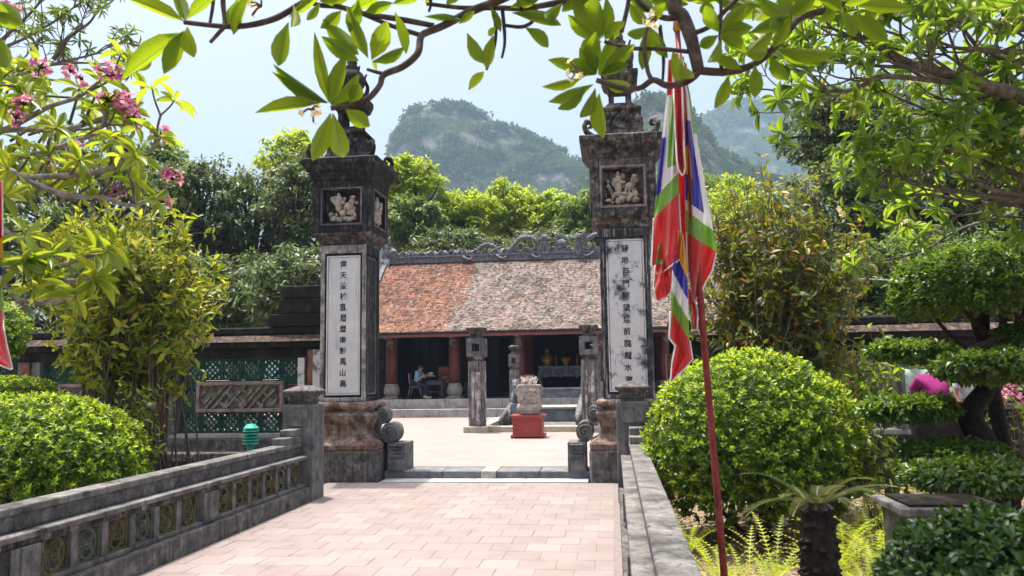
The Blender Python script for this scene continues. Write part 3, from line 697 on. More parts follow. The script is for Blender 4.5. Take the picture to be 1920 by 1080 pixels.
# roof: a sagging slope of small pointed tiles
YE, ZE, YR, ZR = 28.85, 3.2, 33.35, 6.46
def slope(t): return YE + (YR - YE) * t, ZE + (ZR - ZE) * t - .16 * math.sin(math.pi * t) * .9
NR, NC = 42, 144
m = MB(); wcol = 2 * HW / NC; g = random.Random(4)
for r in range(NR):
    t0, t1 = r / NR, (r + 1.55) / NR
    (ya, za), (yb, zb) = slope(t0), slope(min(t1, 1))
    sag = 0
    for c in range(NC + 1):
        x = GX - HW + wcol * (c + (.5 if r % 2 else 0)); w = wcol * .485; j = g.uniform(-.006, .006); zl = .05 + g.uniform(-.008, .012)
        xs_ = GX - HW + wcol * c
        # the re-tiled orange part ends in a stepped line
        lim = -5.62 - .2 * (NR - r) / NR - (.28 if r < 16 else 0) + .22 * mnoise.noise(Vector((r * .23, 5, 1)))
        mi = 0 if (x < lim + g.gauss(0, .06)) else 1
        if mi == 0 and g.random() < .05 + .25 * max(0, mnoise.noise(Vector((x * .9, r * .12, 7)))): mi = 1
        if mi == 1 and g.random() < .03: mi = 0
        m.mi = mi
        q = [(x - w, yb + j, zb + .012), (x + w, yb + j, zb + .012), (x + w, ya + .035, za + zl), (x + w * .45, ya + j, za + zl - .02), (x, ya - .022 + j, za + zl - .03), (x - w * .45, ya + j, za + zl - .02), (x - w, ya + .035, za + zl)]
        lo = [(a, b_ + .004, z - .022) for a, b_, z in q[2:]]
        m.add(q + lo, [(0, 1, 2, 3, 4, 5, 6), (2, 7, 8, 3), (3, 8, 9, 4), (4, 9, 10, 5), (5, 10, 11, 6)])
roof = m.build('roof_tiles', [M_['tile_orange'], M_['tile_grey']], T, kind='stuff')
m = MB()
pr_ = [slope(t) for t in np.linspace(0, 1, 9)]
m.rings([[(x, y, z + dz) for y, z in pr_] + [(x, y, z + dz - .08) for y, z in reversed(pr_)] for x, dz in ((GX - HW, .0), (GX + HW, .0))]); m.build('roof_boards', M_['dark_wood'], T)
m = MB(); m.add([(GX - HW, YR, ZR), (GX + HW, YR, ZR), (GX + HW, YR + 4.6, ZE), (GX - HW, YR + 4.6, ZE), (GX - HW, YR, ZR - .08), (GX + HW, YR, ZR - .08), (GX + HW, YR + 4.6, ZE - .08), (GX - HW, YR + 4.6, ZE - .08)], [(0, 1, 2, 3), (7, 6, 5, 4), (0, 3, 7, 4), (1, 5, 6, 2), (0, 4, 5, 1), (3, 2, 6, 7)]); m.build('rear_roof', M_['tile_grey'], T)
part('fascia', 'fascia', boxes=[(GX - HW, GX + HW, 28.86, 28.9, 3.02, 3.17)])
for s in (-1, 1):
    m = MB(); vr = []
    for i in range(10):
        y, z = slope(i / 9); x = GX + s * (HW + .06); vr.append([(x - .09, y, z - .05), (x + .09, y, z - .05), (x + .09, y, z + .14), (x - .09, y, z + .14)])
    m.rings(vr); m.build('verge', M_['ridge'], T)
for s in (-1, 1):
    m = MB(); m.rings([[(x, 29.4, 3.3), (x, YR, ZR - .12), (x, YR + 4.3, 3.3)] for x in (GX + s * (HW - .25), GX + s * (HW - .1))]); m.build('gable', M_['dark_wall'], T)
# ridge band with dragons
part('ridge_band', 'ridge', boxes=[(GX - HW - .2, GX + HW + .2, 33.22, 33.48, 6.36, 6.66), (GX - HW - .25, GX + HW + .25, 33.16, 33.54, 6.40, 6.45), (GX - HW - .25, GX + HW + .25, 33.17, 33.53, 6.63, 6.69)], bevel=.01)
def scallops(x0_, x1_, n, seed):
    m = MB(); g = random.Random(seed)
    for i in range(n):
        x = x0_ + (x1_ - x0_) * (i + .5) / n; m.lump((x, 33.33, 6.74 + g.uniform(0, .05)), (abs(x1_ - x0_) / n * .75, .09, g.uniform(.09, .17)), i + seed, 6, 8, .5)
        if i % 2 == 0: m.tube([(x, 33.27, 6.8), (x + .1, 33.25, 6.92), (x + .2, 33.26, 6.86)], [.05, .04, .02], 6)
    return m
def ridge_dragon(s):
    d = MB(); X = lambda u: GX + s * u
    # body in three arches from the tail to the raised head by the middle
    pts = []
    for u, z in ((5.0, 6.74), (4.6, 6.82), (4.3, 6.74), (3.75, 6.76), (3.55, 6.98), (3.2, 7.13), (2.85, 7.0), (2.7, 6.76), (2.35, 6.74), (2.1, 6.98), (1.75, 7.32), (1.35, 7.36), (1.0, 7.1), (.85, 6.78)): pts.append((X(u), 33.32, z))
    sp = smooth_path(pts, 6); rad = [.04 + .06 * min(1, i / 50) for i in range(len(sp))]
    d.tube(sp, rad, 8)
    for i in range(4, len(sp) - 4, 2):
        p, q = Vector(sp[i]), Vector(sp[i + 1]); tdir = (q - p).normalized(); nrm = Vector((-tdir.z, 0, tdir.x))
        if nrm.z < 0: nrm = -nrm
        if p.z > 6.72: d.tube([p + nrm * rad[i] * .7, p + nrm * (rad[i] + .10) - tdir * .04], [.035, .006], 4)
    o = d.build('ridge_dragon', M_['ridge'], T, smooth=True)
    h = MB()
    h.tube(smooth_path([(X(.85), 33.3, 6.72), (X(.70), 33.28, 6.62), (X(.58), 33.26, 6.72), (X(.66), 33.26, 7.0), (X(.78), 33.25, 7.2)], 5), list(np.linspace(.11, .12, 21)), 8)
    h.lump((X(.72), 33.22, 7.3), (.19, .15, .15), s, 8, 10, .4); h.lump((X(.56), 33.2, 7.24), (.13, .11, .08), s + 3, 6, 8, .4)
    for a in range(7): h.tube([(X(.8), 33.25, 7.3), (X(.95 + .03 * a), 33.25, 7.52 - a * .07), (X(1.02 + .05 * (a % 3)), 33.25, 7.62 - a * .1)], [.05, .035, .01], 5)
    h.build('dragon_head', M_['ridge'], o, smooth=True)
    for c in range(3):
        h = MB(); h.tube(smooth_path([(X(4.2 - c * 1.45), 33.2, 6.62), (X(4.05 - c * 1.45), 33.12, 6.5), (X(3.88 - c * 1.45), 33.12, 6.48), (X(3.8 - c * 1.45), 33.14, 6.58)], 4), list(np.linspace(.075, .03, 13)), 6); h.build('dragon_claw', M_['ridge'], o, smooth=True)
ridge_dragon(-1); ridge_dragon(1)
m = scallops(GX - 7.5, GX - 4.3, 15, 3); m.build('cloud_carving', M_['ridge'], T, smooth=True); m = scallops(GX + 4.3, GX + 7.5, 15, 8); m.build('cloud_carving', M_['ridge'], T, smooth=True)
for a_, b_, q_ in ((-4.3, -.7, 21), (.7, 4.3, 25)): scallops(GX + a_, GX + b_, 17, q_).build('cloud_carving', M_['ridge'], T, smooth=True)
m = scallops(GX - .6, GX + .6, 7, 5); m.build('cloud_carving', M_['ridge'], T, smooth=True)
m = MB(); m.rings([[(GX + .23 * math.cos(u), y, 7.02 + .23 * math.sin(u)) for u in np.linspace(0, 6.283, 20, endpoint=False)] for y in (33.26, 33.4)])
for i in range(11): u = math.pi * i / 10; m.tube([(GX + .22 * math.cos(u), 33.33, 7.02 + .22 * math.sin(u)), (GX + .34 * math.cos(u + .1), 33.33, 7.02 + .40 * math.sin(u)), (GX + .36 * math.cos(u + .3), 33.33, 7.02 + .5 * math.sin(u))], [.06, .045, .01], 5)
m.build('sun_disc', M_['ridge'], T, smooth=True)
for s in (-1, 1):
    m = MB(); x = GX + s * (HW + .05)
    m.tube(smooth_path([(x + s * .1, 33.3, 6.4), (x, 33.3, 6.8), (x + s * .02, 33.3, 7.15), (x + s * .25, 33.3, 7.42), (x + s * .38, 33.3, 7.3)], 5), list(np.linspace(.22, .05, 21)), 8); m.lump((x - s * .3, 33.28, 6.85), (.28, .14, .2), s, 7, 8, .5); m.box(x - .18, x + .18, 33.1, 33.6, 5.9, 6.6)
    for a in range(5): m.tube([(x + s * .05, 33.3, 6.8 + a * .13), (x - s * .15, 33.3, 6.95 + a * .14), (x - s * .2, 33.3, 7.1 + a * .13)], [.07, .05, .01], 5)
    m.build('ridge_end_beast', M_['ridge'], T, smooth=True)

# ---------------- things inside the temple
def table(name, x0_, x1_, y0_, y1_, zt, mat, label, cat):
    t = thing(name, ((x0_ + x1_) / 2, (y0_ + y1_) / 2, .745), label, cat)
    part('top', mat, t, boxes=[(x0_, x1_, y0_, y1_, zt - .05, zt)], bevel=.006)
    for x in (x0_ + .04, x1_ - .04):
        for y in (y0_ + .04, y1_ - .04): part('leg', mat, t, boxes=[(x - .025, x + .025, y - .025, y + .025, .745, zt - .05)])
    part('stretcher', mat, t, boxes=[(x0_ + .065, x1_ - .065, y0_ + .03, y0_ + .05, .98, 1.02), (x0_ + .065, x1_ - .065, y0_ + .02, y0_ + .06, zt - .16, zt - .05)])
    return t
M_['desk'] = plain('desk_paint', (.045, .05, .065), .45, .15)
table('desk', -6.98, -6.34, 29.6, 30.2, 1.42, 'desk', 'small dark desk beside the seated person under the temple eave', 'desk')
t = thing('altar', (GX, 31.2, .745), 'long carved altar table with fretted apron in the middle bay of the temple', 'altar')
part('top', 'ridge', t, boxes=[(GX - .86, GX + .86, 30.8, 31.6, 1.83, 1.9)], bevel=.01)
m = MB()
for i in range(40):
    u = -.8 + 1.6 * (i + .5) / 40
    for z in (1.76, 1.68): m.lump((GX + u, 30.83, z), (.03, .03, .035), i * 1.3 + z, 5, 6, .5)
    zz = 1.60 - .13 * (1 - abs(math.sin(u * 5.2))) ; m.lump((GX + u, 30.83, (1.62 + zz) / 2), (.028, .028, (1.66 - zz) / 2 + .01), i, 5, 6, .4)
m.box(GX - .84, GX + .84, 30.84, 30.88, 1.50, 1.83); m.build('carved_apron', M_['ridge'], t, kind='stuff')
for s in (-1, 1):
    m = MB(); m.tube(smooth_path([(GX + s * .78, 30.85, 1.8), (GX + s * .84, 30.82, 1.5), (GX + s * .78, 30.84, 1.2), (GX + s * .72, 30.84, .95), (GX + s * .82, 30.8, .78)], 4), .06, 6); m.build('leg', M_['ridge'], t, smooth=True)
    m = MB(); m.tube(smooth_path([(GX + s * .78, 31.55, 1.8), (GX + s * .84, 31.55, 1.5), (GX + s * .78, 31.55, 1.0), (GX + s * .82, 31.55, .75)], 4), .06, 6); m.build('leg', M_['ridge'], t, smooth=True)
t = thing('altar_step', (GX, 29.6, .74), 'blue-grey stone bed slab lying before the altar in the temple', 'stone slab')
part('slab', 'blue_stone', t, boxes=[(GX - .95, GX + .95, 29.0, 30.5, .745, 1.05)], bevel=.02); part('slab_rim', 'pale_stone', t, boxes=[(GX - 1.0, GX + 1.0, 28.95, 30.55, 1.052, 1.10)], bevel=.012)
def gold_thing(name, x, y, z, label, cat, fn):
    t = thing(name, (x, y, z), label, cat); fn(t, x, y, z); return t
def f_bloom(t, x, y, z):
    m = MB(); m.lathe(x, y, [(.1, z), (.06, z + .05), (.13, z + .12), (.15, z + .16)], 14); m.build('bowl', M_['gold'], t, smooth=True)
    for i in range(9):
        a = i * .7; m = MB(); m.tube([(x, y, z + .14), (x + .12 * math.cos(a), y + .1 * math.sin(a), z + .22), (x + .17 * math.cos(a), y + .14 * math.sin(a), z + .34)], [.05, .06, .015], 6); m.build('petal', M_['gold'], t, smooth=True)
gold_thing('offering_bowl', GX + .18, 31.1, 1.9, 'golden offering bowl shaped like a flower standing on the altar', 'offering bowl', f_bloom)
def f_statue(t, x, y, z):
    m = MB(); m.lathe(x, y, [(.16, z), (.18, z + .06), (.12, z + .10), (.2, z + .18), (.19, z + .3), (.12, z + .46), (.07, z + .5)], 14); m.build('body', M_['gold'], t, smooth=True)
    m = MB(); m.lump((x, y - .01, z + .58), (.075, .08, .1), 1, 8, 10, .1); m.build('head', M_['gold'], t, smooth=True)
    for s in (-1, 1): m = MB(); m.tube([(x + s * .15, y, z + .4), (x + s * .2, y - .08, z + .25), (x + s * .05, y - .16, z + .22)], [.05, .045, .035], 6); m.build('arm', M_['gold'], t, smooth=True)
gold_thing('seated_statue', GX - .55, 31.3, 1.9, 'gilded seated statue at the end of the altar nearer the seated person', 'statue', f_statue)
def f_candle(t, x, y, z):
    m = MB(); m.lathe(x, y, [(.06, z), (.02, z + .04), (.03, z + .16), (.018, z + .2), (.05, z + .26)], 10); m.build('stand', M_['gold'], t, smooth=True)
    m = MB(); m.lathe(x, y, [(.018, z + .26), (.017, z + .42)], 8); m.build('candle', M_['red_paint'], t, smooth=True)
gold_thing('candlestick', GX + .62, 31.1, 1.9, 'golden candlestick with red candle on the altar end near the lantern', 'candlestick', f_candle)
gold_thing('candlestick', GX - .18, 31.05, 1.9, 'golden candlestick with red candle between statue and bowl on altar', 'candlestick', f_candle)
t = thing('notice_box', (-6.0, 30.9, .745), 'red wooden notice box with yellow signs beside the desk', 'notice box')
part('cabinet', 'red_wood', t, boxes=[(-6.72, -6.22, 30.5, 30.9, .745, 1.95)], bevel=.01)
M_['sign_y'] = plain('yellow_paint', (.50, .27, .04), .6, .15); M_['sign_o'] = plain('orange_paint', (.32, .09, .03), .6, .15)
part('upper_board', 'sign_o', t, boxes=[(-6.68, -6.26, 30.48, 30.498, 1.72, 1.92)]); part('sign', 'sign_y', t, boxes=[(-6.55, -6.36, 30.485, 30.499, 1.50, 1.57), (-6.62, -6.3, 30.485, 30.499, 1.33, 1.42)])

# ---------------- people
def skin_fig(name, joints, edges, mat, parent, sub=2, root=0):
    me = bpy.data.meshes.new(name); q = org(parent)
    me.from_pydata([Vector(p) - q for p, r in joints], edges, []); me.materials.append(mat)
    o = link(name, me, parent)
    sk = o.modifiers.new('Skin', 'SKIN'); sk.use_smooth_shade = True
    for i, (p, r) in enumerate(joints):
        me.skin_vertices[0].data[i].radius = (r, r) if not hasattr(r, '__len__') else r
        me.skin_vertices[0].data[i].use_root = (i == root)
    ss = o.modifiers.new('Subsurf', 'SUBSURF'); ss.levels = sub; ss.render_levels = sub
    return o
def person(loc, rz, pose, label, top, legs, fat=1.0):
    """pose: joint positions in metres, facing -Y, z up from the feet"""
    t = thing('person', loc, label, 'person')
    Rm = Matrix.Translation(Vector(loc)) @ Matrix.Rotation(rz, 4, 'Z')
    J = {k: Rm @ Vector(v) for k, v in pose.items()}
    names = ['pelvis', 'waist', 'chest', 'neck', 'head', 'crown', 'shl', 'ell', 'wrl', 'hal', 'shr', 'elr', 'wrr', 'har', 'hil', 'knl', 'anl', 'tol', 'hir', 'knr', 'anr', 'tor']
    rad = dict(pelvis=.125, waist=.115, chest=.135, neck=.052, head=.088, crown=.07, shl=.06, shr=.06, ell=.042, elr=.042, wrl=.03, wrr=.03, hal=.036, har=.036, hil=.09, hir=.09, knl=.06, knr=.06, anl=.04, anr=.04, tol=.035, tor=.035)
    ed = [('pelvis', 'waist'), ('waist', 'chest'), ('chest', 'neck'), ('neck', 'head'), ('head', 'crown')]
    for s in 'lr': ed += [('chest', 'sh' + s), ('sh' + s, 'el' + s), ('el' + s, 'wr' + s), ('wr' + s, 'ha' + s), ('pelvis', 'hi' + s), ('hi' + s, 'kn' + s), ('kn' + s, 'an' + s), ('an' + s, 'to' + s)]
    ix = {n: i for i, n in enumerate(names)}
    body = skin_fig('body', [(J[n], rad[n]) for n in names], [(ix[a], ix[b]) for a, b in ed], M_['skin'], t)
    sleeve = {s: J['sh' + s].lerp(J['el' + s], .75) for s in 'lr'}
    jj = [(J['pelvis'], .145 * fat), (J['waist'], .14 * fat), (J['chest'], .158 * fat), (J['chest'].lerp(J['neck'], .6), .085 * fat)] + [(J['shl'], .08 * fat), (sleeve['l'], .066 * fat), (J['shr'], .08 * fat), (sleeve['r'], .066 * fat)]
    skin_fig('shirt', jj, [(0, 1), (1, 2), (2, 3), (2, 4), (4, 5), (2, 6), (6, 7)], top, t)
    jj = [(J['pelvis'], .15)]; ee = []
    for s in 'lr':
        b = len(jj); jj += [(J['hi' + s], .108), (J['kn' + s], .078), (J['kn' + s].lerp(J['an' + s], .9), .058)]; ee += [(0, b), (b, b + 1), (b + 1, b + 2)]
    skin_fig('trousers', jj, ee, legs, t)
    hd, cr = J['head'], J['crown']; back = (Rm.to_3x3() @ Vector((0, 1, 0)))
    m = MB(); c = hd.lerp(cr, .62) + back * .022; m.lump(c, (.1, .1, .105), 2, 10, 12, .12); m.lump(hd + back * .06, (.075, .06, .1), 4, 8, 8, .2); m.build('hair', M_['hair'], t, smooth=True)
    m = MB(); f = hd - back * .088; m.lump(f - back * .012 + Vector((0, 0, -.01)), (.013, .018, .026), 1, 5, 6, .1); m.build('nose', M_['skin'], t, smooth=True)
    sx = Rm.to_3x3() @ Vector((1, 0, 0))
    for s in (-1, 1):
        m = MB(); m.lump(f + sx * s * .035 + Vector((0, 0, .02)), (.012, .006, .007), 1, 5, 6, .05); m.build('eye', M_['ink'], t, smooth=True)
        m = MB(); m.lump(hd + sx * s * .088, (.012, .025, .032), 1, 5, 6, .1); m.build('ear', M_['skin'], t, smooth=True)
        sh = MB(); a = J['anl' if s < 0 else 'anr']; to = J['tol' if s < 0 else 'tor']; sh.tube([a + Vector((0, 0, -.035)) - (to - a) * .35, a.lerp(to, .5) + Vector((0, 0, -.03)), to + (to - a) * .3], [.045, .05, .035], 8); sh.build('shoe', M_['shoe'], t, smooth=True)
        hn = 'hal' if s < 0 else 'har'; wn = 'wrl' if s < 0 else 'wrr'; d = (J[hn] - J[wn]).normalized(); side = d.cross(Vector((.2, .3, 1))).normalized()
        for fi in range(4):
            b0 = J[hn] + side * (fi - 1.5) * .018; m = MB(); L = (.06, .072, .068, .052)[fi]
            m.tube([b0, b0 + d * L * .6, b0 + d * L + Vector((0, 0, -.02))], [.010, .009, .007], 6); m.build('finger', M_['skin'], t, smooth=True)
        m = MB(); b0 = J[wn].lerp(J[hn], .5); m.tube([b0, b0 + side * .045 + d * .02, b0 + side * .055 + d * .05], [.012, .010, .008], 6); m.build('thumb', M_['skin'], t, smooth=True)
    return t
M_['shoe'] = plain('white_shoe', (.6, .6, .6), .6, .1)
def fab(n, c): M_[n] = plain(n, c, .85, .2, 11, bump=1.0); return M_[n]
stand = dict(pelvis=(0, 0, .92), waist=(0, .01, 1.08), chest=(0, .0, 1.30), neck=(0, .0, 1.47), head=(0, -.02, 1.58), crown=(0, -.01, 1.66), shl=(-.18, 0, 1.39), ell=(-.23, .02, 1.12), wrl=(-.22, -.08, .90), hal=(-.22, -.10, .83), shr=(.18, 0, 1.39), elr=(.23, .02, 1.12), wrr=(.22, -.08, .90), har=(.22, -.10, .83), hil=(-.09, 0, .86), knl=(-.10, -.02, .48), anl=(-.10, .03, .09), tol=(-.11, -.12, .05), hir=(.09, 0, .86), knr=(.10, -.02, .48), anr=(.10, .03, .09), tor=(.11, -.12, .05))
sit = dict(pelvis=(0, 0, .53), waist=(0, -.02, .68), chest=(0, -.07, .90), neck=(0, -.12, 1.06), head=(0, -.17, 1.15), crown=(0, -.17, 1.23), shl=(-.17, -.08, .99), ell=(-.21, -.20, .76), wrl=(-.10, -.36, .84), hal=(-.06, -.41, .88), shr=(.17, -.08, .99), elr=(.21, -.2, .76), wrr=(.1, -.38, .86), har=(.06, -.43, .90), hil=(-.09, -.05, .52), knl=(-.10, -.45, .50), anl=(-.10, -.42, .10), tol=(-.10, -.56, .05), hir=(.09, -.05, .52), knr=(.10, -.45, .50), anr=(.10, -.40, .10), tor=(.10, -.54, .05))
bow = dict(stand); bow.update(waist=(0, -.05, 1.08), chest=(0, -.17, 1.26), neck=(0, -.36, 1.31), head=(0, -.47, 1.24), crown=(0, -.54, 1.22), shl=(-.17, -.22, 1.27), shr=(.17, -.22, 1.27), ell=(-.25, -.38, 1.02), elr=(.25, -.38, 1.02), wrl=(-.18, -.5, .88), wrr=(.18, -.5, .88), hal=(-.16, -.56, .86), har=(.16, -.56, .86))
pz = at(790, 745, 29.7)
person((-7.38, 29.75, .745), R(72), sit, 'seated person in light blue shirt on a chair by the desk, holding a pale hat', fab('blue_shirt', (.17, .42, .56)), fab('navy_trousers', (.02, .025, .06)))
t = thing('hat', (-6.88, 29.85, 1.6), 'pale round hat held up by the seated person', 'hat')
m = MB(); m.lathe(-6.86, 29.86, [(.17, 1.58), (.175, 1.59), (.10, 1.62), (.09, 1.70), (.06, 1.735), (.01, 1.74)], 18); m.build('felt', plain('hat_straw', (.55, .52, .47), .8), t, smooth=True); m = MB(); m.lathe(-6.86, 29.86, [(.102, 1.622), (.097, 1.65)], 18); m.build('band', M_['black'], t, smooth=True)
t = thing('chair', (-7.42, 29.75, .745), 'metal framed chair with red seat under the seated person', 'chair')
ch = plain('chrome', (.5, .5, .5), .3, .05, metal=.9)
def chp(pts, r=.013): m = MB(); m.tube(pts, r, 6); return m
cx_, cy_ = -7.40, 29.75
part('seat', 'red_paint', t, boxes=[(cx_ - .2, cx_ + .2, cy_ - .2, cy_ + .2, 1.17, 1.215)], bevel=.012)
part('backrest', 'red_paint', t, boxes=[(cx_ - .25, cx_ - .22, cy_ - .18, cy_ + .18, 1.42, 1.68)], bevel=.01)
for s in (-1, 1):
    chp([(cx_ + .19, cy_ + s * .19, 1.17), (cx_ + .24, cy_ + s * .19, .75)]).build('leg', ch, t, smooth=True)
    chp([(cx_ - .19, cy_ + s * .19, 1.17), (cx_ - .30, cy_ + s * .19, .75)]).build('leg', ch, t, smooth=True)
    chp([(cx_ - .18, cy_ + s * .19, 1.18), (cx_ - .235, cy_ + s * .19, 1.45), (cx_ - .255, cy_ + s * .18, 1.72)]).build('back_post', ch, t, smooth=True)

# ---------------- courtyard: lanterns, burner, stone basin, lion, handrails
def lantern(x, y, s, w, label, mat='black_stone_worn'):
    t = thing('stone_lantern', (x, y, .12), label, 'stone lantern', 'square stone lantern pillars in the courtyard')
    b = MB(); b.box(x - .33 * w, x + .33 * w, y - .33 * w, y + .33 * w, .10, .12 + .16 * s); b.build('base', M_['cream_stone'], t, bevel=.02)
    z = .12 + .16 * s; h = .21 * w
    b = MB(); b.sq(x, y, [(h, z), (h, 1.86 * s + .12)], .04 * w); b.build('shaft', M_['lantern'], t, bevel=.01)
    for a in range(4):
        m = MB(); m.box(x - h * .55, x + h * .55, y - h - .012, y - h + .01, z + .15, 1.70 * s); Rm = Matrix.Translation((x, y, 0)) @ Matrix.Rotation(a * R(90), 4, 'Z') @ Matrix.Translation((-x, -y, 0)); m.v = [tuple(Rm @ Vector(v)) for v in m.v]; m.build('shaft_panel', M_['lantern_panel'], t, bevel=.008)
    z = 1.86 * s + .12
    b = MB(); b.sq(x, y, [(h, z), (h * .8, z + .04 * s), (h * .95, z + .10 * s), (h * 1.15, z + .12 * s)], .02); b.build('neck', M_[mat], t, bevel=.006)
    z0, z1 = z + .12 * s, z + .60 * s; H = .245 * w; o = .10 * w
    for a in range(4):
        m = MB(); e = 0 if a % 2 == 0 else .061
        m.box(x - H + e, x - o, y - H, y - H + .06, z0, z1); m.box(x + o, x + H - e, y - H, y - H + .06, z0, z1); m.box(x - o, x + o, y - H + .001, y - H + .06, z0, z0 + .14 * s); m.box(x - o, x + o, y - H + .001, y - H + .06, z1 - .14 * s, z1)
        Rm = Matrix.Translation((x, y, 0)) @ Matrix.Rotation(a * R(90), 4, 'Z') @ Matrix.Translation((-x, -y, 0)); m.v = [tuple(Rm @ Vector(v)) for v in m.v]; m.build('lamp_frame', M_['grey_stone'], t, bevel=.012)
    b = MB(); b.sq(x, y, [(H - .03, z1 + .001), (H * .6, z1 + .03 * s), (H * .55, z1 + .12 * s), (H * .8, z1 + .20 * s), (H * 1.02, z1 + .25 * s), (H * 1.02, z1 + .29 * s), (H * .5, z1 + .33 * s)], .02); b.build('lamp_cap', M_[mat], t, bevel=.008)
M_['lantern'] = stone('lantern_stone', [(.3, (.05, .05, .05)), (.45, (.14, .135, .13)), (.6, (.26, .25, .24)), (.75, (.45, .43, .41))], 6, streak=((.06, .055, .05), .5, .62))
M_['lantern_panel'] = stone('lantern_panel', [(.3, (.08, .075, .07)), (.45, (.24, .22, .2)), (.55, (.55, .54, .52)), (.75, (.7, .7, .69))], 4, streak=((.08, .07, .06), .5, .58))
lantern(-3.6, 21.15, 1.0, 1.0, 'tall stone lantern pillar standing clear in the courtyard, nearer the seated person')
lantern(-.62, 21.15, 1.0, 1.0, 'tall stone lantern pillar half behind the scroll stone of the streaked gate pillar')
lantern(-3.27, 26.6, .88, .72, 'smaller stone lantern just behind the incense burner, before the temple steps')
lantern(-.58, 26.6, .88, .72, 'smaller stone lantern hidden partly behind a tall lantern, before the temple steps')
t = thing('burner_stand', (-2.05, 19.3, .118), 'red painted box stand carrying the stone incense urn', 'stand')
part('cabinet', 'red_paint', t, boxes=[(-2.40, -1.70, 19.03, 19.6, .2, .60)], bevel=.006)
part('top_board', 'red_paint', t, boxes=[(-2.46, -1.64, 18.98, 19.66, .602, .66)], bevel=.008)
part('bottom_board', 'red_paint', t, boxes=[(-2.45, -1.65, 18.99, 19.65, .15, .198)], bevel=.006)
part('front_frame', 'red_paint', t, boxes=[(-2.40, -2.34, 19.012, 19.03, .2, .6), (-1.76, -1.70, 19.012, 19.03, .2, .6), (-2.34, -1.76, 19.013, 19.03, .54, .6), (-2.34, -1.76, 19.013, 19.03, .2, .25)])
for sx in (-2.40, -1.70):
    for sy in (19.05, 19.58): part('foot', 'red_paint', t, boxes=[(sx - .045, sx + .045, sy - .045, sy + .045, .118, .15)])
t = thing('incense_urn', (-2.02, 19.3, .66), 'pale stone incense urn full of burnt joss sticks on the red stand', 'incense urn')
M_['urn'] = stone('urn_stone', [(.3, (.22, .18, .16)), (.5, (.42, .36, .33)), (.7, (.55, .49, .46))], 9, bump=.6)
m = MB(); m.sq(-2.02, 19.3, [(.20, .665), (.22, .70), (.22, .74), (.27, .78), (.285, .84), (.27, .90), (.245, .925)], .07); m.build('pedestal', M_['urn'], t, bevel=.008)
m = MB(); m.sq(-2.02, 19.3, [(.24, .926), (.255, 1.0), (.262, 1.15), (.262, 1.28), (.25, 1.31), (.268, 1.33), (.268, 1.37), (.23, 1.375), (.22, 1.33)], .09); m.build('bowl', M_['urn'], t, bevel=.006)
m = MB(); g = random.Random(2)
for i in range(10): m.lump((-2.02 + g.uniform(-.17, .17), 19.02 + .01, 1.02 + g.uniform(0, .22)), (.05, .03, .04), i, 5, 7, .5)
m.tube([(-2.02 + .12 * math.cos(u), 19.03, 1.13 + .1 * math.sin(u)) for u in np.linspace(0, 5, 14)], .018, 6); m.build('carving', M_['urn'], t, smooth=True)
for s in (-1, 1): m = MB(); m.tube(smooth_path([(-2.02 + s * .25, 19.3, 1.1), (-2.02 + s * .31, 19.3, 1.2), (-2.02 + s * .28, 19.3, 1.32), (-2.02 + s * .25, 19.3, 1.34)], 4), .03, 6); m.build('handle', M_['urn'], t, smooth=True)
M_['ash'] = plain('ash_stick', (.5, .46, .42), .9, .25, 40)
m = MB()
for i in range(90): m.tube([(-2.02 + g.uniform(-.18, .18), 19.3 + g.uniform(-.18, .18), 1.3), (-2.02 + g.uniform(-.21, .21), 19.3 + g.uniform(-.21, .21), 1.42 + g.uniform(0, .17))], .006 + .004 * g.random(), 4)
for i in range(24): m.lump((-2.02 + g.uniform(-.17, .17), 19.3 + g.uniform(-.17, .17), 1.4 + g.uniform(-.02, .10)), .045, i, 5, 6, .4)
m.build('joss_sticks', M_['ash'], t, kind='stuff')
m = MB()
for i in range(14): x, y = -2.02 + g.uniform(-.17, .17), 19.3 + g.uniform(-.17, .17); m.tube([(x, y, 1.38), (x + g.uniform(-.03, .03), y, 1.62)], .005, 4)
m.build('red_sticks', M_['red_paint'], t, kind='stuff')
t = thing('stone_basin', (-2.1, 24, .118), 'low square stone enclosure between the four lanterns', 'stone enclosure')
for bx in ((-3.35, -.85, 21.0, 21.3, .1, .27), (-3.7, -3.42, 21.5, 26.2, .1, .27), (-.75, -.47, 21.5, 26.2, .1, .27)): part('kerb_stone', 'cream_stone', t, boxes=[bx], bevel=.02)
part('floor_slab', 'grey_stone', t, boxes=[(-3.41, -.76, 21.31, 26.2, .1, .135)])
part('stone_bed', 'blue_stone', t, boxes=[(-2.75, -.95, 25.2, 26.4, .136, .52)], bevel=.03)
part('bed_rim', 'pale_stone', t, boxes=[(-2.85, -.85, 25.1, 26.5, .522, .60)], bevel=.02)
